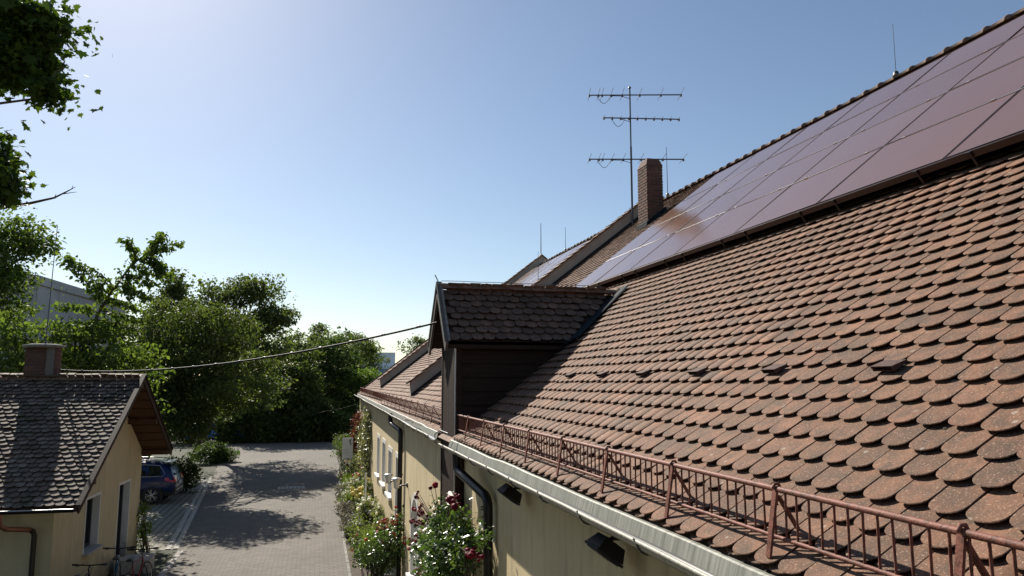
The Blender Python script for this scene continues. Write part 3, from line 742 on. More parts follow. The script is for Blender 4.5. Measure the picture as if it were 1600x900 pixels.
# valley flashing (near side)
va, vb = Vector((meet(DZE), DYR-EVE, DZE)), Vector((meet(DZR), DYR, DZR))
vn = Vector(nb)*.018
def onroof(x, y, o): return Vector((x, y, zr(x)))+Vector(nb)*o
part('valley_flashing', MB().add([onroof(va.x-.22, va.y+.02, .035), onroof(va.x-.02, va.y-.30, .04), onroof(vb.x+.10, vb.y-.24, .04), onroof(vb.x+.05, vb.y+.02, .035), onroof(va.x-.08, va.y-.36, .02), onroof(vb.x+.06, vb.y-.30, .02)], [(0, 1, 2, 3), (1, 4, 5, 2)]), 'flash_blue', DO, fix=False)
part('lightning_rod', MB().tube([(XF-.02, DYR+.02, DZR+.06), (XF-.08, DYR+.02, DZR+.18)], .008, 6), 'steel_dark', DO)
part('ridge_wire', MB().tube([(XF+.02+i*.3, DYR-.02, DZR+.082+.004*(i % 2)) for i in range(10)], .005, 5), 'steel_dark', DO)
part('conductor_tube', MB().tube([(DX0-.02, DY0-.03, DZE-.12), (DX0-.022, DY0-.03, ze-.3), (DX0-.02, DY0-.03, .05)], .012, 8), 'alu', DO)
# gutter-end wire loop and cream awning roller on the shaft
solo('wire_loop', MB().tube([(1.86, 10.7, ze+.06), (1.78, 10.95, ze+.09), (1.74, 11.15, ze+.02), (1.75, 11.2, ze-.10), (1.80, 10.9, ze-.12), (1.78, 10.5, ze-.13), (1.77, 9.6, ze-.10)], .008, 6), 'steel_dark', 'thin bent conductor wire looping round the near gutter end', 'wire')
aw = thing('awning', 'short cream awning roller fixed low on the dark timber shaft', 'awning', (1.9, 11.3, 2.4))
pA = atX(703, 771, 1.93); pB = atX(717, 797, 1.86)
part('roller', MB().tube([pA, pB], .035, 10), 'cream', aw)
part('cloth', MB().prism([pA+np.array([0, .28, -.05]), pB+np.array([0, .28, -.05]), pB+np.array([0, .02, -.12]), pA+np.array([0, .02, -.12])], (.01, 0, -.015)), 'cream', aw)
part('arm', MB().tube([pA+np.array([.08, 0, .02]), pA, pA+np.array([0, .28, -.05])], .012, 6), 'steel_dark', aw)

# ------------------------------------------------------------------ rods, mast, aerials
def rod(label, p, h, r=.012, lean=(0, 0)):
    p = Vector(p); t = thing('lightning_rod', label, 'lightning rod', p)
    part('rod', MB().tube([p, p+Vector((lean[0]*h, lean[1]*h, h))], [r, r*.6], 6), 'steel_dark', t)
    part('foot', MB().lathe([(.001, .07), (.035, .06), (.05, .02), (.055, -.06)], p, 8), 'steel_dark', t)
rod('tall lightning rod on the main ridge above the solar panels', (XR, 10.35, zr(XR)+.08), .95, .0065)
rod('lightning rod standing on the ridge just behind the brick chimney', (XR, 19.2, zr(XR)+.1), 1.45, .012)
p = atY(893, 385, 27.); rod('thin lightning rod on the far ridge above the second solar panels', (XR, 28.4, zr(XR)+.08), .95, .012)
rod('thicker rod with cross tip on the peak of the farthest parapet', (XR, 31.85, zr(XR)+.42), 1.5, .022)
rod('thin rod rising from the tiles just above the dormer ridge', atX(841, 437, 6.6)-np.array([0, 0, .1]), 1.0, .009)
rod('thin rod on the lower far roof beside the lowest parapet end', (3.3, 22.5, zr(3.3)), 1.1, .009)
MX, MY = 8.9, 19.9; MZ = zr(MX)+.2
MA = thing('antenna_mast', 'tall antenna mast with three horizontal aerials behind the chimney', 'antenna', (MX, MY-.06, zr(MX)))
part('mast', MB().tube([(MX, MY-.06, zr(MX)-.1), (MX, MY-.06, H+7.0)], .032, 8).tube([(MX, MY-.06, H+7.0), (MX, MY-.06, H+8.85)], .024, 8), 'steel_dark', MA)
part('mast_cap', MB().lathe([(.001, .05), (.04, .04), (.045, 0)], (MX, MY-.06, H+8.83), 8), 'black', MA)
def aerial(z, x0, x1, ne, el, ang):
    bd = Vector((cos(ang), -sin(ang), 0)); ed = Vector((sin(ang), cos(ang), 0)); o = Vector((MX, MY-.10, z)); at = lambda x: o+bd*(x-MX)
    bo = part('aerial_boom', MB().tube([at(x0), at(x1)], .02, 6), 'steel_dark', MA)
    fr = [0, .1, .14, .24, .36, .55, .78, 1.] if ne == 8 else np.linspace(0, 1, ne)
    for f in fr:
        c = at(x0+(x1-x0)*f)+Vector((0, 0, .024))
        part('element', MB().tube([c-ed*el, c+ed*el], .007, 5), 'steel_dark', bo, True)
        part('clamp', MB().box(c+Vector((0, 0, -.045)), (.05, .05, .07)), 'steel_dark', bo, True)
    pts = [at(x0+.22+.5*t)-Vector((0, .02, .03+.24*sin(pi*min(1, t*1.2)))) for t in np.linspace(0, .83, 8)]+[at(MX-.3)-Vector((0, .02, .04)), at(MX-.03)-Vector((0, .02, .12))]
    part('feed_wire', MB().tube(pts, .008, 5), 'cable', bo, True)
aerial(H+8.60, 7.66, 10.42, 8, .5, radians(15.5)); aerial(H+7.87, 8.08, 10.36, 10, .14, radians(11.5)); aerial(H+6.60, 7.64, 10.44, 8, .5, radians(14.5))

# ------------------------------------------------------------------ floodlights under the eave, wall lamps
def flood(Y, label):
    X = 1.99; z = ze-.36; t = thing('floodlight', label, 'floodlight', (X, Y, z))
    ax = (Vector((.80, 0, -.60)), Vector((0, 1, 0)), Vector((.60, 0, .80)))
    c = Vector((X-.05, Y, z))
    part('housing', MB().add([c+ax[0]*x*(.08 if k else .105)+ax[1]*yy*(.08 if k else .12)+ax[2]*(.0 if not k else .09) for k in (0, 1) for x, yy in ((-1, -1), (1, -1), (1, 1), (-1, 1))], [(0, 1, 2, 3), (4, 7, 6, 5), (0, 4, 5, 1), (1, 5, 6, 2), (2, 6, 7, 3), (3, 7, 4, 0)]), 'black', t)
    part('rim', MB().box(c-ax[2]*.012, (.22, .25, .018), ax), 'rubber', t)
    part('lens', MB().box(c-ax[2]*.025, (.18, .21, .006), ax), 'rubber', t)
    part('arm', MB().tube([c+Vector((.02, .12, .02)), c+Vector((.12, .14, .06)), (2.14, Y+.12, z+.06)], .018, 8), 'black', t)
flood(4.9, 'larger black floodlight under the near eave, closest to the viewer')
flood(7.5, 'smaller looking black floodlight under the near eave beside the black downpipe')
def lamp(Y, z, label):
    X = xw(Y)-.26; t = thing('wall_lamp', label, 'lamp', (xw(Y), Y, z), 0, 'lanterns on the yard wall')
    part('arm', MB().tube([(xw(Y), Y, z-.05), (X+.12, Y, z-.05), (X, Y, z-.12)], .02, 8), 'steel_dark', t)
    part('back_plate', MB().lathe([(.001, .0), (.06, .002), (.06, .03)], (xw(Y)-.03, Y, z-.05), 10, 'x'), 'steel_dark', t)
    part('glass', MB().lathe([(.06, -.09), (.085, .09)], (X, Y, z), 12), 'lampglass', t)
    part('cap', MB().lathe([(.12, .09), (.125, .10), (.07, .125), (.0, .135)], (X, Y, z), 14), 'alu', t)
    part('base', MB().lathe([(.0, -.115), (.06, -.11), (.065, -.09)], (X, Y, z), 12), 'alu', t)
for (px, py, lb) in ((606, 748, 'round lantern on the cream wall between window and door'), (620, 755, 'round lantern on the cream wall right beside the downpipe')):
    q = atX(px, py, 1.88); lamp(q[1], q[2], lb)

# ------------------------------------------------------------------ cottage on the left
A = radians(2.0); KH = H/5.0
Fc = np.array([-5.091, 17.437, 0]); U_ = np.array([cos(A), -sin(A), 0]); V_ = np.array([sin(A), cos(A), 0])
def L(u, v, z): return Fc+U_*u+V_*v+np.array([0, 0, z])
DV = 6.69; VM = DV/2; PK = H+.148; OH = .71; FE = -.90; ZE_ = H-2.385
CO = thing('cottage', 'small cream cottage with mossy grey tile roof and brick chimney', 'cottage', L(-4, VM, 0))
mC = (PK-ZE_)/(VM-FE); thC = atan2(PK-ZE_, VM-FE)
def zc(v): return PK-abs(v-VM)*mC
cw = MB()
OC = [(1.98, 2.95, H-3.88, H-2.70), (4.55, 5.55, .14, H-2.71)]
vsn = sorted({0, DV}|{o[0] for o in OC}|{o[1] for o in OC}|{VM})
def gq(a, b, z0, z1, z1b=None): cw.add([L(0, a, z0), L(0, b, z0), L(0, b, z1 if z1b is None else z1b), L(0, a, z1)], [(0, 1, 2, 3)])
for a, b in zip(vsn[:-1], vsn[1:]):
    op = [o for o in OC if o[0] <= a and o[1] >= b]
    if op: gq(a, b, 0, op[0][2]); gq(a, b, op[0][3], zc(a)-.15, zc(b)-.15)
    else: gq(a, b, 0, zc(a)-.15, zc(b)-.15)
LU = -9.
cw.add([L(0, 0, 0), L(LU, 0, 0), L(LU, 0, zc(0)-.15), L(0, 0, zc(0)-.15)], [(0, 1, 2, 3)])
cw.add([L(0, DV, 0), L(LU, DV, 0), L(LU, DV, zc(0)-.15), L(0, DV, zc(0)-.15)], [(0, 1, 2, 3)])
cw.add([L(LU, 0, 0), L(LU, DV, 0), L(LU, DV, zc(0)-.15), L(LU, VM, PK-.15), L(LU, 0, zc(0)-.15)], [(0, 1, 2, 3, 4)])
part('wall', cw, 'plaster_house', CO, fix=False)
def copen(o, kind):
    a, b, z0, z1 = o; dp = .22; fw = .06
    vs = [L(.012, a, z0), L(.012, a, z1), L(.012, b, z1), L(.012, b, z0), L(.012, a-fw, z0), L(.012, a-fw, z1+fw), L(.012, b+fw, z1+fw), L(.012, b+fw, z0), L(-dp, a, z0), L(-dp, a, z1), L(-dp, b, z1), L(-dp, b, z0), L(-.02, a-fw, z0), L(-.02, a-fw, z1+fw), L(-.02, b+fw, z1+fw), L(-.02, b+fw, z0)]
    fs = []
    for i in range(3): fs += [(i, i+1, 4+i+1, 4+i), (i, 8+i, 9+i, i+1), (4+i, 5+i, 13+i, 12+i)]
    fr = part('door' if kind == 'door' else 'window', MB().add(vs, fs), 'plaster_white', CO, fix=False)
    part('pane', MB().add([L(-dp+.01, a, z0), L(-dp+.01, b, z0), L(-dp+.01, b, z1), L(-dp+.01, a, z1)], [(0, 1, 2, 3)]), 'glass', fr, True, fix=False)
    f = MB(); ax = (Vector(U_), Vector(V_), Vector((0, 0, 1)))
    f.box(L(-dp+.04, (a+b)/2, (z0+z1)/2), (.05, .07, z1-z0-.02), ax)
    for v in (a+.035, b-.035): f.box(L(-dp+.042, v, (z0+z1)/2), (.05, .07, z1-z0-.03), ax)
    for z in (z0+.04, z1-.04): f.box(L(-dp+.044, (a+b)/2, z), (.05, b-a-.1, .07), ax)
    part('frame', f, 'frame_dark', fr, True)
    if kind == 'win': part('sill', MB().box(L(-.05, (a+b)/2, z0-.03), (.36, b-a+.10, .05), ax), 'stone_grey', fr, True)
    else: part('step', MB().box(L(.32, (a+b)/2+.1, .065), (.75, 1.25, .13), ax), 'stone_light', fr, True)
copen(OC[0], 'win'); copen(OC[1], 'door')
# cottage roof
def FEB(sg): return FE if sg < 0 else -.28
cr = MB()
for sg in (-1, 1):
    ve = VM+sg*(VM-FEB(sg)); ze_ = zc(ve)
    q = [L(LU-.3, ve, ze_), L(OH, ve, ze_), L(OH, VM, PK), L(LU-.3, VM, PK)]
    cr.prism([Vector(p)-Vector((0, 0, .07)) for p in q], (0, 0, -.05))
CR = part('roof', cr, 'wood_brown', CO)
for sg in (-1, 1):
    esc = V_*(-sg*cos(thC))+np.array([0, 0, sin(thC)]); exc = U_ if sg < 0 else -U_
    ve = VM+sg*(VM-FEB(sg))
    nr = int((VM-FEB(sg))/cos(thC)/.158)
    def kc(p, r, c): u = (p-Fc)@U_; return LU < u < OH-.06
    fr = tile_frames(L(0, ve, zc(ve)), exc, esc, range(nr+1), range(-52, 6) if sg < 0 else range(-6, 52), w=.185, e=.158, keep=kc, jit=2.6, tilt=11.5, zs=1.1)
    if sg < 0: lay_tiles(CR, fr, 'tile_old_obj', 'tile_old_isl', 300)
    else: part('far_slope_tiles', repl('far_slope_tiles', TVL, TFL, fr), 'tile_old_isl', CR, True, kind='stuff')
u = LU
while u < OH-.3:
    part('ridge_tile', rtm, None, CR, True, Matrix.Translation(L(u, VM, PK-.10+random.gauss(0, .006))) @ Matrix.Rotation(-pi/2-A+random.gauss(0, .02), 4, 'Z'))
    u += .37
for sg in (-1, 1):
    a, b = Vector(L(OH+.015, VM, PK+.02)), Vector(L(OH+.015, VM+sg*(VM-FEB(sg)+.06), zc(VM+sg*(VM-FEB(sg)+.06))+.02)); d = (b-a).normalized(); X = Vector(U_)
    part('bargeboard', MB().box((a+b)/2+Vector((0, 0, -.07)), (.03, (b-a).length, .17), (X, d, X.cross(d))), 'wood_dark', CO)
    part('verge_cap', MB().box((a+b)/2+Vector((0, 0, .025)), (.10, (b-a).length, .022), (X, d, X.cross(d))), 'wood_dark', CO)
for v in (DV-.05, VM, .05, DV*.75):
    part('purlin', MB().box(L(OH/2, v, zc(v)-.22), (OH, .12, .14), (Vector(U_), Vector(V_), Vector((0, 0, 1)))), 'wood_brown', CO)
# underside boards on the overhang
for i in range(9):
    for sg in (-1, 1):
        s0 = .03+i*(VM-FEB(sg))/9.2; v = VM+sg*(s0+.17); X = Vector(U_); d = Vector(V_*sg*cos(thC)-np.array([0, 0, sin(thC)])).normalized()
        part('soffit_board', MB().box(L(OH/2+.0, v, zc(v)-.135), (OH-.02, .37/1.0, .02), (X, d, X.cross(d))), 'wood_brown', CO)
# cottage gutter + downpipe
gt = MB(); m = 8; r = .065; vs = []
for u in (LU-.3, OH-.05):
    c = L(u, FE-.06, ZE_-.06); vs += [c+V_*(r*cos(pi+pi*j/m))+np.array([0, 0, r*sin(pi+pi*j/m)]) for j in range(m+1)]
gt.add(vs, [(j, j+1, m+2+j, m+1+j) for j in range(m)], True); g = part('gutter', gt, 'pipe_dark', CO, fix=False)
part('gutter_bead', MB().tube([L(LU-.3, FE-.06-r, ZE_-.055), L(OH-.05, FE-.06-r, ZE_-.055)], .012, 8), 'steel', g, True)
plain('copper', (.28, .13, .085), .45, .5, .25, 9)
def lp(pts, r, mat, nm):
    part(nm, MB().tube([L(*p) for p in pts], r, 12), mat, CO)
lp([(-.62, FE-.06, ZE_-.10), (-.62, FE-.06, ZE_-.24), (-.61, FE-.02, ZE_-.34), (-.55, FE+.10, ZE_-.42), (-.38, -.14, ZE_-.56)], .05, 'copper', 'gutter_outlet')
lp([(-.39, -.15, ZE_-.555), (-.33, -.10, ZE_-.60), (-.30, -.10, ZE_-.68), (-.30, -.10, .02)], .05, 'pipe_dark', 'downpipe')
# chimney of the cottage
cu = (-2.1-1.39)/2*KH; cc = L(cu, VM+.22, 0); z0, z1 = PK-.45, H+.88
CC = part('chimney', MB().box((cc[0], cc[1], (z0+z1)/2), (.64, .42, z1-z0), (Vector(U_), Vector(V_), Vector((0, 0, 1)))), 'mortar', CO)
_, _, zt3 = brick_stack(CC, cc, .69, .46, z0, z1, -A)
part('chimney_cap', MB().lathe([(.0, -.012), (.42, -.01), (.47, .02), (.46, .055), (.30, .085), (0, .09)], (cc[0], cc[1], zt3+.012), 20), 'concrete_cap', CC, True)
part('plaster_corner', MB().box(L(cu+.24, VM-.016, (PK+z1)/2), (.18, .014, z1-PK-.02), (Vector(U_), Vector(V_), Vector((0, 0, 1)))), 'mortar', CC, True)
rod('long slender lightning rod on the cottage chimney', (cc[0]+.02, cc[1], zt3+.09), 3.05, .014, (.02, 0))
# stone block beside the bikes
solo('stone_block', MB().box(gnd(237, 893)+np.array([-.45, .15, .16]), (.85, .5, .34), (Vector(U_), Vector(V_), Vector((0, 0, 1)))), 'stone_light', 'pale stone block on the paving at the cottage door', 'stone block')

# ------------------------------------------------------------------ bicycles
def bike(loc, rz, paint, label, lean=0.):
    t = thing('bicycle', label, 'bicycle', loc, rz, None)
    ML = Matrix.Rotation(lean, 4, 'X')
    def pt(n, m, mat, par=t):
        return part(n, m, mat, par, True, ML if par is t else None)
    for x in (0, 1.06):
        R = .345; m = MB()
        m.tube([(x+R*cos(a), 0, R+.0+R*sin(a)) for a in np.linspace(0, 2*pi, 29)], .022, 6, False); w = pt('wheel', m, 'rubber')
        pt('rim', MB().tube([(x+(R-.03)*cos(a), 0, R+(R-.03)*sin(a)) for a in np.linspace(0, 2*pi, 29)], .011, 5, False), 'alu', w)
        s = MB()
        for i in range(20):
            a = i*pi/10; s.tube([(x+.025*cos(a+.5), .02*(-1)**i, R+.025*sin(a+.5)), (x+(R-.03)*cos(a), 0, R+(R-.03)*sin(a))], .0018, 3, False)
        pt('spokes', s, 'steel', w); pt('hub', MB().tube([(x, -.05, R), (x, .05, R)], .022, 8), 'steel_dark', w)
    bb, seat, head, hb = (.43, 0, .29), (.30, 0, .80), (.83, 0, .88), (.87, 0, .72)
    f = MB().tube([bb, seat], .017, 8).tube([seat, head], .018, 8).tube([bb, hb], .021, 8).tube([head, hb], .02, 8)
    for s in (-1, 1):
        f.tube([(0, .055*s, .345), (.36, .03*s, .30), bb], .010, 6).tube([(0, .055*s, .345), (.28, .02*s, .76)], .008, 6)
    pt('frame', f, paint)
    fk = MB().tube([hb, (.90, 0, .66)], .018, 8)
    for s in (-1, 1): fk.tube([(.895, .01*s, .68), (.91, .05*s, .62), (1.06, .055*s, .345)], .013, 6)
    pt('fork', fk, 'black')
    pt('stem', MB().tube([head, (.80, 0, .97), (.87, 0, 1.02)], .016, 8), 'black')
    h = pt('handlebar', MB().tube([(.84, -.34, 1.045), (.87, -.18, 1.03), (.87, 0, 1.02), (.87, .18, 1.03), (.84, .34, 1.045)], .014, 8), 'black')
    for s in (-1, 1):
        pt('grip', MB().tube([(.842, .345*s, 1.046), (.855, .23*s, 1.036)], .02, 8), 'rubber', h)
        pt('brake_lever', MB().tube([(.875, .20*s, 1.03), (.92, .21*s, 1.01), (.90, .30*s, 1.00)], .007, 5), 'steel_dark', h)
    pt('brake_cable', MB().tube([(.88, .19, 1.03), (.99, .12, 1.06), (1.0, .02, .92), (.92, .02, .75)], .004, 4), 'cable', h)
    pt('seat_post', MB().tube([seat, (.27, 0, .93)], .013, 8), 'black')
    sd = MB(); prof = [(.10, .075, .94), (.16, .075, .955), (.26, .05, .955), (.38, .02, .95), (.40, .005, .945)]; n = 8; vs = []
    for x, w, z in prof: vs += [(x, w*cos(2*pi*j/n), z+.022*sin(2*pi*j/n)) for j in range(n)]
    sd.add(vs, [(i*n+j, i*n+(j+1) % n, (i+1)*n+(j+1) % n, (i+1)*n+j) for i in range(4) for j in range(n)], True).add(vs[:n], [tuple(range(n))])
    pt('saddle', sd, 'black')
    c = MB().tube([(.43, -.07, .29), (.43, .07, .29)], .03, 10).lathe([(.02, .06), (.095, .06), (.095, .066), (.02, .066)], (.43, 0, .29), 16, 'y')
    for s in (-1, 1): c.tube([(.43, .07*s, .29), (.43+.16*s, .085*s, .29-.04*s)], .011, 6).box((.43+.17*s, .13*s, .29-.04*s), (.09, .09, .02))
    pt('crank', c, 'steel_dark')
b1 = atY(139, 881, 17.9); bike((b1[0]-.1, 17.05, .0), radians(82), 'paint_black', 'black bicycle nearest the cottage window, only its handlebar showing', 0)
b2_ = atY(184, 857, 19.5); bike((b2_[0]+.12, 18.65, 0), radians(98), 'paint_teal', 'blue bicycle in the middle, in front of the cottage door', .04)
b3 = atY(208, 871, 19.3); bike((b3[0]+.1, 18.40, 0), radians(80), 'paint_red', 'dark red bicycle next to the pale stone block', -.04)

# ------------------------------------------------------------------ cars
def car(name, label, loc, rz, paint, detail=True):
    """local: +x forward, wheels at y=+-.79"""
    t = thing(name, label, 'car', loc, rz)
    W_ = .92
    st = [(-2.20, .50, .80, .86, .86, .62), (-2.12, .34, .93, 1.02, 1.05, .80), (-1.95, .30, .96, 1.08, 1.40, .74), (-1.55, .28, .97, 1.08, 1.61, .70), (-.6, .26, .97, 1.05, 1.68, .72),
          (.30, .26, .97, 1.03, 1.64, .71), (1.0, .26, .97, 1.00, 1.22, .74), (1.25, .27, .96, .99, 1.04, .80), (1.9, .30, .93, .93, .95, .80), (2.18, .36, .84, .80, .81, .70)]
    m = MB(); n = 12; vs = []
    for x, zb_, ws, zbelt, zrf, wr in st:
        half = [(0, zb_), (.80*ws*W_, zb_), (.97*ws*W_, zb_+.14), (1.0*ws*W_, .70), (.985*ws*W_, zbelt), (wr*W_, zrf-.04), (wr*W_*.8, zrf+.0)]
        ring = [(x, y, z) for y, z in half]+[(x, 0, zrf+.02)]+[(x, -y, z) for y, z in half[:0:-1]]
        vs += ring
    n = len(vs)//len(st)
    fs = [(i*n+j, i*n+(j+1) % n, (i+1)*n+(j+1) % n, (i+1)*n+j) for i in range(len(st)-1) for j in range(n)]
    m.add(vs, fs, True); m.add(vs[:n], [tuple(range(n))]); m.add(vs[-n:], [tuple(range(n))])
    me = m.mesh('body'); recalc(me)
    body = part('body', me, paint, t, True)
    for s in (-1, 1):
        def sp(x, f):                                    # point on the greenhouse side, f: 0 belt .. 1 roof
            for a, b in zip(st[:-1], st[1:]):
                if a[0] <= x <= b[0]:
                    q = (x-a[0])/(b[0]-a[0]); l = lambda k: a[k]+(b[k]-a[k])*q
                    y0, z0, y1, z1 = .985*l(2)*W_, l(3), l(5)*W_, l(4)-.04
                    return (x, s*(y0+(y1-y0)*f+.010), z0+(z1-z0)*f+.004)
        for xs in ((-1.78, -1.15), (-1.08, -.22), (-.14, .62)):
            x0, x1 = xs; g = [sp(x0+(.12 if x0 < -1.7 else 0), .10), sp(x1, .08), sp(x1-(.2 if x1 > .5 else 0), .80), sp(x0+(.22 if x0 < -1.7 else 0), .80)]
            part('side_window', MB().add(g, [(0, 1, 2, 3)]), 'glass_car', body, True, fix=False)
        tr = [sp(x, .05) for x in (.6, 0, -1, -1.7)]+[sp(-1.80, .25), sp(-1.70, .6), sp(-1.55, .86)]+[sp(x, .88) for x in (-1, -.3, .2)]
        part('chrome_trim', MB().tube(tr, .011, 5), 'alu', body, True)
        part('roof_rail', MB().tube([(-1.6, s*.60, 1.60), (-1.5, s*.60, 1.70), (-.6, s*.61, 1.745), (.1, s*.60, 1.70), (.2, s*.60, 1.64)], .018, 6), 'alu', body, True)
        part('taillight', MB().add([(-2.225, s*.70, .86), (-2.20, s*.36, .90), (-2.15, s*.38, 1.06), (-2.14, s*.78, 1.06), (-1.80, s*.925, 1.03), (-1.84, s*.935, .92), (-2.14, s*.86, .85)], [(0, 1, 2, 3), (0, 3, 4, 5, 6)]), 'tail_red', body, True, fix=False)
        part('lower_cladding', MB().add([(-2.05, s*.865, .34), (2.0, s*.86, .36), (2.0, s*.88, .50), (-2.05, s*.885, .50)], [(0, 1, 2, 3)]), 'black', body, True, fix=False)
        for x in (-1.35, 1.38):
            y = s*.80
            w = part('wheel', MB().lathe([(.22, -.10), (.34, -.105), (.365, -.06), (.365, .06), (.34, .105), (.22, .10)], (x, y, .36), 24, 'y'), 'rubber', t, True)
            part('wheel_arch', MB().lathe([(.37, .0), (.43, .0), (.43, .02)], (x, s*.895-.01, .37), 24, 'y'), 'black', body, True)
            rm = MB().lathe([(.215, s*.07), (.255, s*.10), (.255, -.05*s)], (x, y, .36), 24, 'y').lathe([(.0, s*.10), (.05, s*.10), (.06, s*.06)], (x, y, .36), 12, 'y')
            for i in range(5):
                for d in (-.11, .11):
                    a = i*2*pi/5+d; b = i*2*pi/5+d*2.0
                    rm.tube([(x+.04*cos(a), y+s*.09, .36+.04*sin(a)), (x+.24*cos(b), y+s*.095, .36+.24*sin(b))], .016, 4)
            part('rim', rm, 'alu', w, True)
            part('disc', MB().lathe([(.0, s*.03), (.2, s*.03)], (x, y, .36), 16, 'y'), 'black', w, True)
    part('rear_window', MB().add([(-2.105, -.60, 1.10), (-2.105, .60, 1.10), (-1.90, .54, 1.46), (-1.90, -.54, 1.46)], [(0, 1, 2, 3)]), 'glass_car', body, True, fix=False)
    part('rear_bumper', MB().box((-2.13, 0, .48), (.16, 1.58, .26)), 'black', body, True)
    part('bumper_trim', MB().box((-2.20, 0, .52), (.05, 1.2, .05)), 'alu', body, True)
    part('spoiler', MB().box((-1.83, 0, 1.61), (.28, 1.18, .035)), paint, body, True)
    part('number_plate', MB().box((-2.225, 0, .78), (.012, .52, .11)), 'sign_white', body, True)
    part('headlight', MB().box((2.06, .62, .76), (.16, .36, .12)), 'lampglass', body, True); part('headlight', MB().box((2.06, -.62, .76), (.16, .36, .12)), 'lampglass', body, True)
    part('windscreen', MB().add([(1.2, -.66, 1.07), (1.2, .66, 1.07), (.42, .58, 1.60), (.42, -.58, 1.60)], [(0, 1, 2, 3)]), 'glass_car', body, True, fix=False)
cw_ = gnd(238, 788)
car('parked_car', 'dark blue sport utility car parked behind the cottage gable', (cw_[0]-1.35, cw_[1]+.79, 0), pi-.03, 'paint_navy')
c2 = gnd(368, 693); car('parked_car', 'bright blue car half hidden under the trees at the yard end', (c2[0]-1.6, c2[1]+1.0, 0), pi+.0, 'paint_blue')

# ------------------------------------------------------------------ leaves, trees, plants
LV = [(0, 0, 0), (.32, .38, .06), (.22, .75, .03), (0, 1, -.06), (-.22, .75, .03), (-.32, .38, .06)]; LF = [(0, 1, 2, 3), (0, 3, 4, 5)]
ml = [(0, 0), (.16, .12), (.42, .05), (.36, .22), (.58, .42), (.36, .46), (.30, .62), (.16, .58), (0, 1.0)]
MLV = [(0, .35, -.03)]+[(x, y, .10*abs(x)-.06*y) for x, y in ml]+[(-x, y, .10*abs(x)-.06*y) for x, y in ml[-2:0:-1]]
MLF = [(0, i, i % (len(MLV)-1)+1) for i in range(1, len(MLV))]
BV = [(0, 0, 1), (.9, 0, .35), (.28, .85, .35), (-.73, .53, .35), (-.73, -.53, .35), (.28, -.85, .35), (.5, 0, -.4), (.15, .48, -.4), (-.4, .3, -.4), (-.4, -.3, -.4), (.15, -.48, -.4)]
BF = [(0, 1, 2), (0, 2, 3), (0, 3, 4), (0, 4, 5), (0, 5, 1), (1, 6, 7, 2), (2, 7, 8, 3), (3, 8, 9, 4), (4, 9, 10, 5), (5, 10, 6, 1)]
def nrmz(a): return a/np.maximum(np.linalg.norm(a, axis=1, keepdims=True), 1e-9)
def leaf_M(P, size, rng, droop=.5, upb=.6, sv=.35):
    n = len(P); d = nrmz(rng.normal(0, 1, (n, 3))*np.array([1, 1, .7])-np.array([0, 0, droop]))
    u = rng.normal(0, 1, (n, 3)); u[:, 2] = np.abs(u[:, 2])+upb
    u = nrmz(u-d*(u*d).sum(1, keepdims=True)); x = np.cross(d, u)
    s = (size*np.exp(rng.normal(0, sv, n)))[:, None]
    M = np.zeros((n, 3, 4)); M[:, :, 0] = x*s; M[:, :, 1] = d*s; M[:, :, 2] = u*s; M[:, :, 3] = P; return M
def clumps(blobs, n, rng, inner=.45):
    w = np.array([b[6] if len(b) > 6 else b[3]*b[4]*b[5] for b in blobs], float); w /= w.sum(); out = []
    for b, k in zip(blobs, rng.multinomial(n, w)):
        d = nrmz(rng.normal(0, 1, (k, 3))); r = inner+(1-inner)*rng.random((k, 1))**.7
        out.append(np.array(b[:3])+d*r*np.array(b[3:6]))
    return np.concatenate(out)
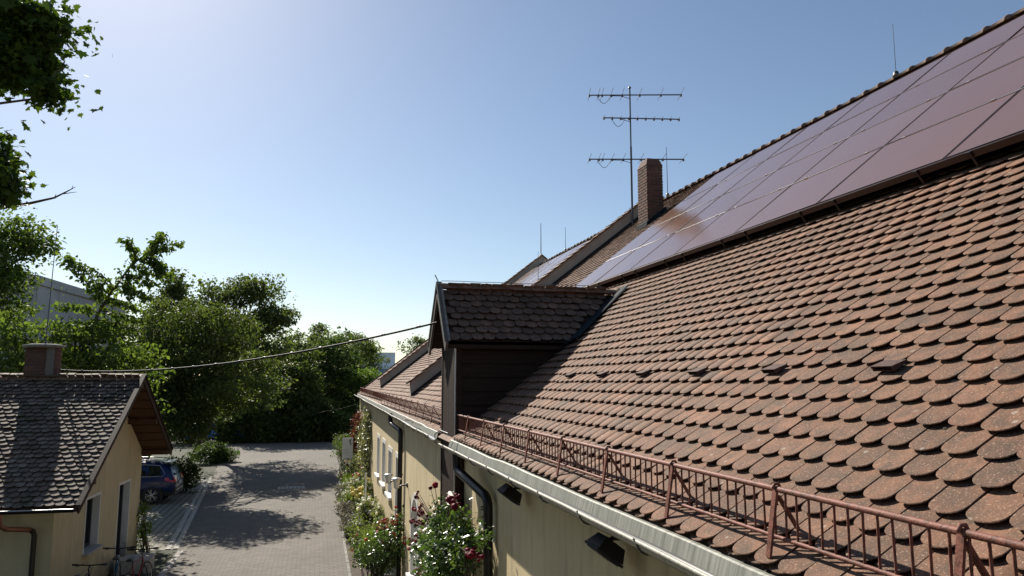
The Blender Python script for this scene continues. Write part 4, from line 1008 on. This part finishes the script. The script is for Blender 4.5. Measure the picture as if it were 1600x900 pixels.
def tree(name, label, cat, base, blobs, ncl, per, lsize, mat, seed, rtr=.2, crad=.55, flat=.6, droop=.5, shape='simple', nl=26, group=None, parts=('crown', 'trunk'), inner=.45, fork=.35, bl=None):
    rng = np.random.default_rng(seed); base = np.array(base, float)
    t = thing(name, label, cat, base, 0, group)
    C = clumps(blobs, ncl, rng, inner); C = C[C[:, 2] > base[2]+.12]
    k = len(C); cr = crad*np.exp(rng.normal(0, .3, k))
    off = rng.normal(0, 1, (k, per, 3)); off /= np.maximum(1, np.linalg.norm(off, axis=2, keepdims=True)/1.7)
    P = (C[:, None, :]+off*cr[:, None, None]*np.array([.62, .62, .62*flat])).reshape(-1, 3)
    P[:, 2] = np.maximum(P[:, 2], base[2]+.05)
    bv, bf = (MLV, MLF) if shape == 'maple' else (LV, LF)
    part(parts[0], repl(parts[0], bv, bf, leaf_M(P, lsize, rng, droop)), mat, t)
    top = np.average([b[:3] for b in blobs], axis=0, weights=[b[3]*b[4]*b[5] for b in blobs])
    m = MB(); hgt = top[2]-base[2]
    if rtr > 0:
        mid = base+(top-base)*.5+np.array([rng.normal(0, .12), rng.normal(0, .12), 0])*hgt*.15
        m.tube([base-np.array([0, 0, .1]), base+(mid-base)*.4, mid, top], [rtr*1.25, rtr, rtr*.75, rtr*.3], 10)
        for i in rng.choice(k, min(nl, k), replace=False):
            f = rng.uniform(fork, .95); a = base+(mid-base)*f*2 if f < .5 else mid+(top-mid)*(f-.5)*2
            c = C[i]; md = (a+c)/2+np.array([0, 0, .12*np.linalg.norm(c-a)])+rng.normal(0, .08, 3)
            m.tube([a, md, c], [rtr*.34, rtr*.2, rtr*.05], 5)
    else:
        for i in rng.choice(k, min(nl, k), replace=False):
            c = C[i]; a = base+np.array([rng.normal(0, .08), rng.normal(0, .08), -.05]); m.tube([a, (a+c)/2+rng.normal(0, .04, 3), c], [.014, .009, .004], 4)
    part(parts[1], m, 'bark', t, fix=False)
    if bl:
        for (bm, nb_, bs, lo) in bl:
            Q = P[rng.choice(len(P), nb_*4)]; Q = Q[np.argsort(-(Q[:, 2]+rng.normal(0, .15, len(Q))-.25*Q[:, 0]-lo*Q[:, 1]*0))][:nb_]
            Q = Q+rng.normal(0, .02, Q.shape)+np.array([-.03, -.03, .04])
            part('blossoms', repl('blossoms', BV, BF, leaf_M(Q, bs, rng, -.6, .2, .22)), bm, t, kind='stuff')
    return t, C, P

# maple that reaches into the picture from the left
Yp = 9.6
def B(px, py, Y, rx, ry, rz, w=1.): p = atY(px, py, Y); return (p[0], p[1], p[2], rx, ry, rz, w)
tree('maple_tree', 'maple whose dark lobed leaves hang into the top left corner', 'tree', (-9.2, 8.0, 0),
     [B(-15, 15, 10.4, .42, .8, .34, 2.6), B(35, 45, 10.0, .28, .6, .28, 2.2), B(72, 45, 9.8, .16, .4, .22, 1.2), B(5, 100, 10, .32, .6, .20, 1.9), B(50, 105, 9.9, .18, .4, .14, .9), B(80, 142, 9.7, .07, .18, .10, .4),
      B(-22, 255, 10.2, .20, .5, .46, 2.0), B(0, 285, 10, .12, .4, .20, .8), (-9.2, 7.5, 8.0, 3.8, 4.5, 4.2, 9), (-10.5, 2, 7, 3.5, 4, 3.6, 4)],  # last two blobs enlarge the unseen crown to block low sky light
     640, 30, .080, 'leaf_maple', 11, .22, .22, .75, .8, 'maple', 34, inner=.05)
tree('broadleaf_tree', 'green tree below the maple at the left picture edge', 'tree', (-17.6, 34, 0),
     [B(22, 375, 34, 1.3, 1.4, 1.1, 3), B(60, 385, 34, .8, .9, .6, 1.2), B(0, 430, 33.5, 1.2, 1.3, 1.2, 2.5), B(-60, 420, 34, 1.8, 1.8, 2.2, 3), B(8, 500, 34, .9, 1.0, 1.4, 1.5)],
     240, 44, .13, 'leaf_cherry', 12, .17, .48, .6, .7, nl=40, inner=.2)
# cherry behind the cottage with a long leafy bough
def cherry():
    base = np.array([-8.6, 28.0, 0]); rng = np.random.default_rng(21)
    t = thing('cherry_tree', 'cherry tree behind the cottage with one long leafy bough rising', 'tree', base)
    q = lambda px, py, Y=28.: atY(px, py, Y)
    m = MB(); P = []
    crown = clumps([B(110, 560, 27.5, 1.9, 1.6, .65, 3), B(40, 560, 27.5, 1.8, 1.6, .6, 2.4), B(190, 570, 28, 1.2, 1.5, .8, 2), B(125, 518, 27.5, 1.1, 1.2, .28, 1.1), B(60, 590, 27, 2.4, 1.2, .6, 1.5), B(200, 620, 28.5, 1.2, 1.2, 1.6, 1.6), B(10, 515, 27, .8, 1.2, .4, .6)], 190, rng, .2)
    top = q(125, 560); m.tube([base, base+(top-base)*.5, top], [.2, .15, .11], 10)
    for i in rng.choice(len(crown), 30, replace=False):
        c = crown[i]; a = base+(top-base)*rng.uniform(.45, 1); m.tube([a, (a+c)/2+np.array([0, 0, .25]), c], [.05, .03, .01], 5)
    for c in crown:
        o = rng.normal(0, 1, (46, 3)); o /= np.maximum(1, np.linalg.norm(o, axis=1, keepdims=True)/1.7); P.append(c+o*np.array([.36, .36, .2]))
    bough = [q(140, 540), q(152, 492), q(175, 455), q(205, 415), q(240, 388), q(258, 372)]
    m.tube(bough, [.06, .05, .04, .03, .02, .010], 8)
    for s_ in np.linspace(0, 4.99, 60):
        i_ = int(s_); p_ = bough[i_]*(1-(s_-i_))+bough[i_+1]*(s_-i_); P.append(p_+rng.normal(0, 1, (9, 3))*np.array([.15, .15, .13]))
    sprays = [((152, 488), (115, 470), (90, 478)), ((165, 468), (125, 440), (108, 400)), ((178, 448), (150, 415), (105, 405)), ((180, 446), (210, 450), (232, 462)), ((195, 428), (222, 432), (238, 440)),
              ((205, 415), (235, 418), (262, 424)), ((215, 405), (245, 400), (262, 420)), ((228, 395), (255, 388), (284, 376)), ((240, 388), (250, 370), (256, 363)), ((212, 408), (208, 380), (198, 374)),
              ((165, 465), (195, 470), (215, 478)), ((155, 485), (190, 490), (222, 500)), ((148, 500), (185, 500), (215, 520)), ((160, 475), (150, 450), (160, 435)), ((148, 505), (110, 500), (60, 510)), ((150, 500), (175, 520), (205, 560)), ((195, 425), (200, 440), (205, 462)), ((232, 392), (246, 408), (252, 428)), ((170, 460), (140, 432), (112, 402))]
    for a, b, c in sprays:
        dy = rng.normal(0, .5, 3); A_, B_, C_ = q(*a), q(*b, 28+dy[1]*.5), q(*c, 28+dy[2])
        pts = [A_*(1-s)**2+B_*2*s*(1-s)+C_*s*s for s in np.linspace(0, 1, 7)]; m.tube(pts, [.03, .026, .02, .016, .012, .008, .005], 5)
        for s in np.linspace(.15, 1, 13):
            p = A_*(1-s)**2+B_*2*s*(1-s)+C_*s*s; P.append(p+rng.normal(0, 1, (12, 3))*np.array([.09, .09, .07])-np.array([0, 0, .06]))
    P = np.concatenate(P)
    part('crown', repl('crown', LV, LF, leaf_M(P, .13, rng, 1.0, .6)), 'leaf_cherry', t); part('trunk', m, 'bark', t, fix=False)
    for a in ([(45, 318), (80, 312), (100, 302), (118, 294)], [(35, 440), (62, 415), (95, 362)], [(60, 365), (80, 362), (96, 362)]):
        pass
cherry()
# added trees on the left that stand unseen outside the picture and shade the wall side from the open sky
for (x_, y_, sd) in ((-8.2, 2.0, 141), (-8.6, -5.5, 142)):
    tree('sky_block_tree', 'added unseen leafy tree left of the viewer, blocks open sky' if sd == 141 else 'added unseen leafy tree behind the viewer on the left, blocks open sky', 'tree', (x_, y_, 0), [(x_, y_, 6.2, 3.4, 3.6, 4.2, 4), (x_-.5, y_+.5, 2.8, 3.0, 3.4, 2.4, 2)], 420, 40, .20, 'leaf_maple', sd, .22, .7, .7, .6, nl=24, inner=.45)
tw = MB(); t_ = thing('bare_branch', 'bare twig sticking out of the maple toward the sky', 'branch', atY(20, 325, 12.))
tw.tube([atY(0, 325, 12), atY(45, 318, 12), atY(85, 309, 12), atY(105, 299, 12), atY(118, 292, 12)], [.03, .022, .015, .010, .004], 6).tube([atY(98, 303, 12), atY(112, 301, 12), atY(120, 300, 12)], [.008, .005, .003], 5)
tw.tube([atY(85, 309, 12), atY(88, 303, 12)], [.007, .003], 5).tube([atY(112, 296, 12), atY(114, 290, 12)], [.006, .003], 5).tube([atY(0, 325, 12), np.array([-6.4, 10.6, 7.6]), np.array([-9.0, 8.0, 6.2])], [.03, .05, .07], 6)
part('twig', tw, 'bark', t_, fix=False)

# middle trees along the parking bays
tree('bushy_tree', 'wide bushy green tree hanging over the parking bay', 'tree', (-8.0, 36.3, 0),
     [B(300, 545, 35.5, 2.5, 2.2, 2.2, 5), B(255, 520, 36, 1.7, 1.7, 1.8, 2.4), B(345, 525, 36, 1.6, 1.7, 1.6, 2.2), B(335, 610, 34.5, 1.7, 1.5, 1.3, 2.), B(270, 640, 34.5, 1.6, 1.4, 1.5, 2.4), B(385, 580, 42, 1.6, 1.5, 1.3, 2.4), B(375, 628, 42, 1.2, 1.2, .7, 1.2), B(300, 662, 34, .9, 1.0, .8, 1.2), B(405, 612, 45, 1.1, 1.0, .7, 1.0), B(240, 590, 34.5, 1.1, 1.2, 1.5, 1.4)],
     780, 62, .105, 'leaf_mid', 31, .22, .46, .55, .8, nl=50, inner=.3)
tree('tall_tree', 'tall dark tree with gaps in its crown above the bushy tree', 'tree', (-7.3, 51, 0),
     [B(395, 455, 51, 2.3, 2.2, 1.1, 3), B(345, 470, 51, 1.8, 2, 1.2, 2), B(430, 495, 51, 1.4, 1.8, .8, 1.6), B(390, 510, 51, 2.4, 2.2, 1.0, 2.4), B(360, 545, 51, 2.6, 2.2, 1.2, 2.), B(420, 545, 51, 1.8, 2, 1.2, 1.6), B(400, 600, 52, 2.4, 2.2, 1.8, 2)],
     300, 70, .15, 'leaf_dark', 32, .24, .62, .55, .6, nl=60, inner=.3)
tree('slender_tree', 'pointed slender treetop between cherry bough and tall tree', 'tree', (-11.5, 46, 0),
     [B(268, 445, 46, .75, .8, .75, 1.2), B(268, 475, 46, 1.2, 1.2, .9, 2), B(262, 520, 46, 1.6, 1.6, 1.5, 3), B(215, 530, 46, 1.3, 1.4, 1.1, 2), B(250, 590, 46, 2, 2, 2.4, 3)],
     230, 62, .15, 'leaf_mid', 33, .2, .55, .55, .6, nl=36)
tree('round_shrub', 'rounded dark shrub at the kerb behind the dark blue car', 'shrub', (-5.75, 36.3, 0),
     [(-5.75, 36.3, .75, .85, .75, .70, 3), (-6.3, 36.6, .8, .7, .7, .75, 2)], 90, 70, .085, 'leaf_dark', 34, 0, .30, .8, .3, parts=('foliage', 'stem'), nl=20, inner=.3)
tree('round_shrub', 'low shrub below the trees in front of the bright blue car', 'shrub', (gnd(350, 722)[0], gnd(350, 722)[1], 0),
     [(*gnd(346, 722)[:2], .40, .7, .7, .42, 3), (*gnd(322, 724)[:2], .6, 1.0, .9, .7, 2)], 110, 60, .09, 'leaf_hedge', 35, 0, .4, .8, .3, parts=('foliage', 'stem'), nl=20, inner=.3)
# trees closing off the yard
back = [('at the far left, half hidden by the tall tree', -9.6, 66, [(405, 585), (415, 640)], 2.9, 'leaf_hedge'),
        ('rising just right of the tall tree', -5.6, 69, [(452, 555), (450, 620), (445, 655)], 2.7, 'leaf_dark'),
        ('with lighter green leaves in front of the row', -3.6, 65, [(470, 600), (478, 640), (500, 660)], 2.0, 'leaf_mid'),
        ('behind the centre of the row, tallest there', -2.3, 74, [(498, 548), (495, 590), (500, 630)], 2.4, 'leaf_dark'),
        ('with ragged top, right of the row centre', .2, 70, [(525, 555), (530, 600), (525, 650)], 2.3, 'leaf_hedge'),
        ('at the right end next to the far roof', 3.3, 80, [(560, 558), (556, 610), (565, 650)], 2.3, 'leaf_dark')]
for i, (lab, x, Y, pts, r, mt) in enumerate(back):
    bl_ = [B(px, py, Y, r, r*.9, r*.95, 2) for px, py in pts]+[(x, Y, 2.0, r*.95, r*.9, 1.9, 2)]
    tree('deciduous_tree', 'dark back tree '+lab, 'tree', (x, Y, 0), bl_, 250, 60, .20, mt, 50+i, .2, .75, .6, .5, nl=20, group='trees across the end of the yard', inner=.3)
hb_ = thing('hedge', 'dense dark hedge under the trees across the yard end', 'hedge', (-1, 63.8, 0))
rng = np.random.default_rng(77); n = 46000
P = np.stack([rng.uniform(-7.5, 3.2, n), 64+rng.normal(0, .45, n), rng.random(n)**.8*2.6], 1); P[:, 1] += .3*np.sin(P[:, 0]*2.1); P[:, 2] *= 1+.22*np.sin(P[:, 0]*1.3+1)
part('foliage', repl('foliage', LV, LF, leaf_M(P, .17, rng, .3)), 'leaf_hedge', hb_)
st = MB()
for i in range(40): x = -7.3+i*.26; st.tube([(x, 64.1, -.05), (x+rng.normal(0, .15), 64.1, 1.8)], [.03, .012], 5)
part('stems', st, 'bark', hb_, fix=False)
tree('conifer', 'thin feathery conifer top above the dark back trees', 'tree', (-2.2, 82, 0), [B(497, 518, 82, .7, .7, 1.3, 2), B(497, 545, 82, 1.2, 1.2, 1.2, 2), (-2.2, 82, 3.5, 1.6, 1.6, 3, 2)], 90, 40, .16, 'leaf_dark', 61, .16, .5, .4, .4, nl=50)
tree('sunlit_bush', 'bright yellow green bush beyond the far roof corner', 'shrub', (4.6, 70, 0), [B(562, 598, 70, 1.5, 1.2, 1.3, 2), B(575, 590, 71, 1.2, 1.2, .9, 1), (4.6, 70, 1.8, 1.5, 1.2, 1.8, 2)], 130, 60, .15, 'leaf_bright', 62, .1, .5, .7, .3, nl=14)
tree('sparse_tree', 'sparse pale tree showing above the far roof', 'tree', (16.5, 100, 0), [B(640, 545, 100, 1.7, 1.5, 1.2, 1), B(655, 535, 100, 1.2, 1.2, .8, 1), B(640, 570, 100, 2.5, 1.8, 1.5, 1)], 60, 30, .2, 'leaf_mid', 63, .16, .6, .5, .4, nl=50)
tree('distant_tree', 'dark distant tree left of the far white building', 'tree', (4.2, 96, 0), [B(545, 540, 96, 2.3, 2, 1.7, 2), B(572, 548, 97, 1.5, 1.5, 1.2, 1), B(560, 575, 96, 3, 2, 2, 2)], 160, 50, .24, 'leaf_dark', 64, .2, .8, .6, .4, nl=14)
# far woods behind everything (reads as one mass)
P = np.stack([rng.uniform(-70, 60, 26000), 135+rng.normal(0, 3, 26000), 0*rng.random(26000)], 1); P[:, 2] = rng.random(26000)**.7*(5.2+1.6*np.sin(P[:, 0]*.35)+1.0*np.sin(P[:, 0]*.9+2))
wo = part('distant_wood', repl('distant_wood', LV, LF, leaf_M(P, .75, rng, .2)), 'leaf_hedge', None, True); wo['kind'] = 'stuff'; wo['label'] = 'distant belt of dark green trees on the horizon'; wo['category'] = 'trees'

# ------------------------------------------------------------------ other buildings
g0 = np.array([-12.92, 39.07]); gd = np.array([sin(radians(5.2)), cos(radians(5.2))]); gn = np.array([gd[1], -gd[0]])
GB = thing('grey_building', 'flat roofed grey concrete building behind the cherry tree', 'building', (g0[0]-5, g0[1]+6, 0))
ax = (Vector((gn[0], gn[1], 0)), Vector((gd[0], gd[1], 0)), Vector((0, 0, 1)))
def gb(u0, u1, v0, v1, z0, z1): c = g0+gn*(u0+u1)/2+gd*(v0+v1)/2; return MB().box((c[0], c[1], (z0+z1)/2), (abs(u1-u0), abs(v1-v0), z1-z0), ax)
GZ = H+5.0
part('wall', gb(-14, 0, 0, 12.2, 0, GZ-.42), 'concrete', GB)
part('roof_edge', gb(-14.2, .12, -.15, 12.35, GZ-.42, GZ), 'concrete', GB)
for i in range(5):
    part('cladding_panel', gb(0, .035, .15+i*2.4, 2.5+i*2.4, .1, GZ-.50), 'concrete', GB)
for i in range(3):
    w_ = part('window', gb(-2.9-i*3.4, -.9-i*3.4, -.08, .02, H+1.2, H+3.1), 'frame_dark', GB)
    for k in range(2): part('pane', gb(-2.8-i*3.4+k*.95, -1.92-i*3.4+k*.9, -.10, -.078, H+1.3, H+3.0), 'glass_grey', w_, True)
WB = thing('distant_building', 'low white building far behind the trees with a bluish lower wing', 'building', (11, 150, 0))
part('wall', MB().b2((6, 150, 0), (24, 162, H+2.6)), 'blue_far', WB)
part('upper_storey', MB().b2((9.0, 153, H+2.6), (15.5, 162, H+6.0)), 'white_far', WB)
part('roof_edge', MB().b2((5.8, 149.8, H+2.6), (24.2, 152.9, H+2.95)), 'white_far', WB)
for i in range(5):
    w_ = part('window', MB().b2((7.4+i*3, 149.85, H-1.1), (9.4+i*3, 149.99, H+1.0)), 'frame_white', WB); part('pane', MB().b2((7.55+i*3, 149.8, H-.95), (9.25+i*3, 149.87, H+.85)), 'glass_grey', w_, True)
for i in range(3): w_ = part('window', MB().b2((9.6+i*2, 152.9, H+3.8), (10.6+i*2, 152.99, H+4.9)), 'frame_white', WB); part('pane', MB().b2((9.7+i*2, 152.85, H+3.9), (10.5+i*2, 152.92, H+4.8)), 'glass_grey', w_, True)

# ------------------------------------------------------------------ overhead cables
def cable(a, b, sag, r, label, n=28, ties=0):
    a, b = np.array(a), np.array(b); pts = [a+(b-a)*s-np.array([0, 0, sag*4*s*(1-s)]) for s in np.linspace(0, 1, n)]
    t = thing('overhead_cable', label, 'cable', a); part('cable', MB().tube(pts, r, 8), 'cable', t)
    for i in range(ties):
        s = (i+.5)/ties; p = a+(b-a)*s-np.array([0, 0, sag*4*s*(1-s)-.006]); d = b-a; d /= np.linalg.norm(d)
        part('cable_tie', MB().tube([p-d*.03, p+d*.03], r+.005, 8), 'steel_dark', t)
ca = L(cu+.36, VM+.30, PK+.16)
cable(ca, atX(683, 504, 1.83), .29, .017, 'thick black cable from cottage chimney to the dormer gable', 30, 16)
cable(atY(370, 636, 47), (2.3, 40.0, ze-.3), .5, .006, 'thin wire under the trees to the far wall corner')
cable(atY(430, 571, 66), (5.9, 110, H+3),   .3, .007, 'faint thin wire crossing in front of the back trees')

# ------------------------------------------------------------------ flower bed plants
def plant(name, label, x, y, h, rx, ry, mat, seed, ncl=26, per=34, ls=.055, bl=None, droop=.2, crad=.16, z0=.04):
    return tree(name, label, 'plant', (x, y, z0), [(x, y, z0+h*.55, rx, ry, h*.45, 2), (x+rx*.2, y-ry*.2, z0+h*.45, rx*.8, ry*.8, h*.42, 1)], ncl, per, ls, mat, seed, 0, crad, .8, droop, parts=('foliage', 'stem'), nl=18, inner=.2, bl=bl)
# climbing dark red rose in front of the timber shaft
rz_ = []
def RB(px, py, X, rx, ry, rz, w): p = atX(px, py, X); return (p[0], p[1], p[2], rx, ry, rz, w)
tree('climbing_rose', 'tall climbing rose with dark red blooms before the timber shaft', 'rose', (1.9, 9.6, 0),
     [RB(700, 850, 1.80, .20, .75, .42, 4), RB(672, 860, 1.75, .18, .6, .38, 2), RB(728, 842, 1.85, .16, .42, .30, 2.0), RB(700, 800, 1.85, .14, .55, .20, 1.2), RB(752, 835, 1.85, .08, .18, .16, .4), RB(690, 890, 1.75, .25, .9, .5, 3), (1.8, 9.5, 1.3, .28, 1.0, 1.0, 3)],
     270, 34, .052, 'leaf_rose', 81, 0, .17, .9, .4, parts=('foliage', 'stem'), nl=60, inner=.1, bl=None)
rng = np.random.default_rng(82); Q = []
for px, py, X, k in ((708, 785, 1.80, 10), (712, 778, 1.8, 6), (690, 792, 1.8, 4), (655, 800, 1.75, 9), (648, 815, 1.75, 9), (660, 810, 1.75, 7), (645, 838, 1.72, 7), (660, 890, 1.7, 9), (668, 848, 1.72, 4), (735, 862, 1.78, 6), (745, 872, 1.78, 5), (652, 772, 1.75, 4), (678, 766, 1.75, 2), (640, 850, 1.72, 4), (700, 818, 1.72, 2)):
    for i in range(k): Q.append(atX(px+rng.normal(0, 5), py+rng.normal(0, 5), X+rng.normal(0, .04)))
cr_ = [o for o in bpy.data.objects if o.name == 'climbing_rose'][0]
part('blossoms', repl('blossoms', BV, BF, leaf_M(np.array(Q), .042, rng, -.3, .2, .25)), 'bl_dark', cr_, kind='stuff')
sm = MB()
for b in Q:
    a = atX(690, 860, 1.8); sm.tube([a, (a+b)/2+np.array([0, 0, .12]), b], [.010, .007, .004], 5)
part('cane', sm, 'bark', cr_, fix=False)
tree('rose_bush', 'rose bush with red blooms at the near end of the flower bed', 'rose', (1.45, 18.4, .04), [(1.5, 18.5, .8, .45, .7, .55, 3), (1.75, 18.9, 1.0, .35, .5, .5, 2), (2.05, 18.3, 1.2, .25, .6, .6, 1.5)], 110, 34, .06, 'leaf_rose', 83, 0, .2, .8, .3, parts=('foliage', 'stem'), nl=30, inner=.2, bl=[('bl_red', 16, .055, 0), ('bl_pink', 8, .05, 0)])
# feather grass tuft
def grass(label, x, y, h, n, seed):
    rng = np.random.default_rng(seed); t = thing('ornamental_grass', label, 'grass', (x, y, .04)); m = MB()
    vs = []; fs = []
    for i in range(n):
        a = rng.uniform(0, 2*pi); b0 = np.array([x+rng.normal(0, .14), y+rng.normal(0, .14), .03]); o = np.array([cos(a), sin(a), 0])*rng.uniform(.1, .5)*h; s = np.array([-sin(a), cos(a), 0])*.008
        hh = h*rng.uniform(.6, 1.1); p1, p2 = b0+o*.3+np.array([0, 0, hh*.6]), b0+o+np.array([0, 0, hh])
        k = len(vs); vs += [b0-s, b0+s, p1-s, p1+s, p2]; fs += [(k, k+1, k+3, k+2), (k+2, k+3, k+4)]
    me = MB().add(vs, fs).mesh('blades'); part('blades', me, 'leaf_grass', t)
grass('bright green feathery grass tuft in the near flower bed', 1.72, 20.6, 1.0, 1500, 91)
grass('slender green grass tuft beside the white sign', 1.6, 33.5, .9, 500, 92)
grass('tall green stalks behind the white roses', 1.5, 28.6, .9, 450, 93)
plant('rose_bush', 'rose bush with coral red blooms behind the grass tuft', 2.0, 22.2, .95, .32, .6, 'leaf_bed', 101, 50, 34, .06, [('bl_red', 16, .06, 0), ('bl_pink', 6, .05, 0)])
plant('rose_bush', 'pale leaved rose bush with few salmon blooms at the kerb', 1.3, 21.6, .8, .32, .6, 'leaf_bed', 102, 45, 34, .06, [('bl_white', 10, .035, 0), ('bl_pink', 5, .05, 0)])
plant('rose_bush', 'white flowering rose bush around the thin white pole', 1.75, 26.0, .95, .42, .9, 'leaf_bed', 103, 70, 36, .06, [('bl_white', 60, .06, 0)])
plant('rose_bush', 'second white flowering rose bush nearer the wall', 2.05, 24.3, .95, .35, .6, 'leaf_bed', 104, 50, 36, .06, [('bl_white', 36, .06, 0)])
plant('rose_bush', 'rose bush with large yellow blooms left of the pole', 1.65, 28.2, 1.05, .38, .7, 'leaf_bed', 105, 60, 36, .06, [('bl_yellow', 22, .085, 0), ('bl_white', 14, .05, 0)])
plant('rose_bush', 'rose bush with creamy blooms under the nearer windows', 2.05, 29.6, 1.1, .34, .8, 'leaf_bed', 106, 55, 36, .06, [('bl_white', 20, .06, 0), ('bl_yellow', 10, .06, 0)])
plant('rose_bush', 'rose bush with small white blooms just past the sign', 1.7, 37.2, 1.1, .42, 1.0, 'leaf_bed', 107, 60, 36, .06, [('bl_white', 30, .06, 0), ('bl_pink', 8, .05, 0)])
plant('rose_bush', 'shaggy rose bush with red blooms below the sign', 1.6, 34.6, 1.2, .40, .8, 'leaf_bed', 108, 60, 36, .06, [('bl_dark', 16, .06, 0), ('bl_white', 8, .05, 0)])
plant('rose_bush', 'rose bush full of cream blooms between lantern wall and pole', 1.55, 30.6, 1.0, .42, .8, 'leaf_bed', 131, 60, 36, .06, [('bl_white', 40, .06, 0), ('bl_yellow', 8, .06, 0)])
plant('rose_bush', 'rose bush with pink blooms against the wall below the second window', 1.95, 32.3, 1.2, .34, .9, 'leaf_bed', 132, 60, 36, .06, [('bl_pink', 22, .06, 0), ('bl_white', 14, .05, 0)])
plant('rose_bush', 'low white rose bush at the kerb in front of the yellow blooms', 1.3, 29.0, .8, .3, .7, 'leaf_bed', 133, 50, 36, .055, [('bl_white', 34, .055, 0)])
plant('leafy_perennial', 'light green perennial against the wall behind the coral roses', 1.95, 20.2, 1.0, .28, .7, 'leaf_bed', 134, 55, 36, .06, [('bl_pink', 10, .05, 0)])
plant('leafy_perennial', 'pale green perennial between the sign and the creeper', 2.0, 36.8, 1.5, .36, 1.0, 'leaf_bed', 135, 70, 36, .07, [('bl_white', 14, .05, 0)], crad=.22)
plant('lavender', 'grey lavender clump spilling over the kerb beside white roses', 1.15, 27.2, .65, .28, .9, 'leaf_lav', 110, 50, 40, .055, None, -.6)
plant('lavender', 'smaller grey lavender clump nearer the kerb corner', 1.15, 24.6, .6, .26, .7, 'leaf_lav', 111, 40, 40, .055, None, -.6)
plant('lavender', 'dusty lavender clump at the kerb below the white sign', 1.2, 31.2, .7, .28, .9, 'leaf_lav', 112, 45, 40, .055, None, -.6)
plant('leafy_perennial', 'green leafy perennial at the kerb beside the lavender', 1.35, 23.6, .7, .28, .5, 'leaf_bed', 113, 40, 36, .06)
plant('leafy_perennial', 'tall reddish green perennial behind the white sign', 1.75, 40.0, 1.6, .5, 1.0, 'leaf_bed', 114, 70, 36, .075, [('bl_pink', 14, .06, 0)], crad=.26)
plant('leafy_perennial', 'dark green perennial near the far end of the bed', 1.8, 46, 1.5, .55, 1.4, 'leaf_hedge', 115, 80, 36, .08, None, crad=.3)
plant('leafy_perennial', 'last bushy perennial at the far bed end', 1.95, 52, 1.4, .6, 1.6, 'leaf_mid', 116, 80, 36, .09, None, crad=.3)
tree('wall_creeper', 'pale leaved creeper climbing the far end of the cream wall', 'creeper', (2.2, 31.5, .04), [(2.22, 32, 2.0, .2, 1.7, 1.7, 3), (2.28, 35, 2.2, .2, 1.8, 1.5, 2), (2.25, 31.5, 3.2, .16, .9, .6, 1)], 200, 40, .085, 'leaf_ivy', 120, 0, .26, 1., .8, parts=('foliage', 'stem'), nl=40, inner=.1)
tree('wall_creeper', 'dark red creeper at the farthest corner of the cream wall', 'creeper', (2.3, 39.0, .04), [(2.25, 39.0, 1.9, .3, 1.3, 1.7, 3)], 90, 40, .09, 'leaf_ivyred', 121, 0, .3, 1., .8, parts=('foliage', 'stem'), nl=30, inner=.1)
tree('low_vine', 'small green vine at the far corner of the cottage gable', 'plant', L(.25, DV+.05, 0), [tuple(L(.12, DV+.05, .8))+(.10, .2, .75, 1)], 22, 30, .06, 'leaf_cherry', 122, 0, .2, .9, .6, parts=('foliage', 'stem'), nl=14, inner=.1)
# sign and pole in the bed
sx, sy = 1.45, 35.0
SG = thing('garden_sign', 'white sign panel on two thin legs in the flower bed', 'sign', (sx, sy, .04))
part('panel', MB().b2((sx-.20, sy-.02, 1.42), (sx+.26, sy+.02, 2.33)), 'sign_white', SG)
for x in (sx-.15, sx+.21): part('leg', MB().tube([(x, sy, -.05), (x, sy, 1.42)], .016, 8), 'steel', SG)
mk = MB()
for a, b in (((.10, 2.26), (.18, 2.20)), ((.18, 2.28), (.12, 2.14)), ((.10, 2.14), (.20, 2.06)), ((.17, 2.12), (.14, 2.00)), ((.05, 2.20), (.13, 2.18))):
    mk.tube([(sx+a[0], sy-.024, a[1]), (sx+b[0], sy-.024, b[1])], .012, 4)
part('emblem', mk, 'black', SG)
for i, w_ in enumerate((.22, .16, .26, .20)): part('text_line', MB().b2((sx-.14, sy-.0235, 1.82-i*.07), (sx-.14+w_, sy-.0205, 1.838-i*.07)), 'concrete', SG)
q = gnd(569, 824); po = thing('garden_pole', 'thin white pole standing among the white roses', 'pole', (q[0], q[1], 0))
part('pole', MB().tube([(q[0], q[1], -.05), (q[0]+.02, q[1], 1.75)], .028, 8), 'frame_white', po); part('tip', MB().lathe([(.0, .05), (.035, .03), (.035, 0)], (q[0]+.02, q[1], 1.75), 8), 'frame_white', po)
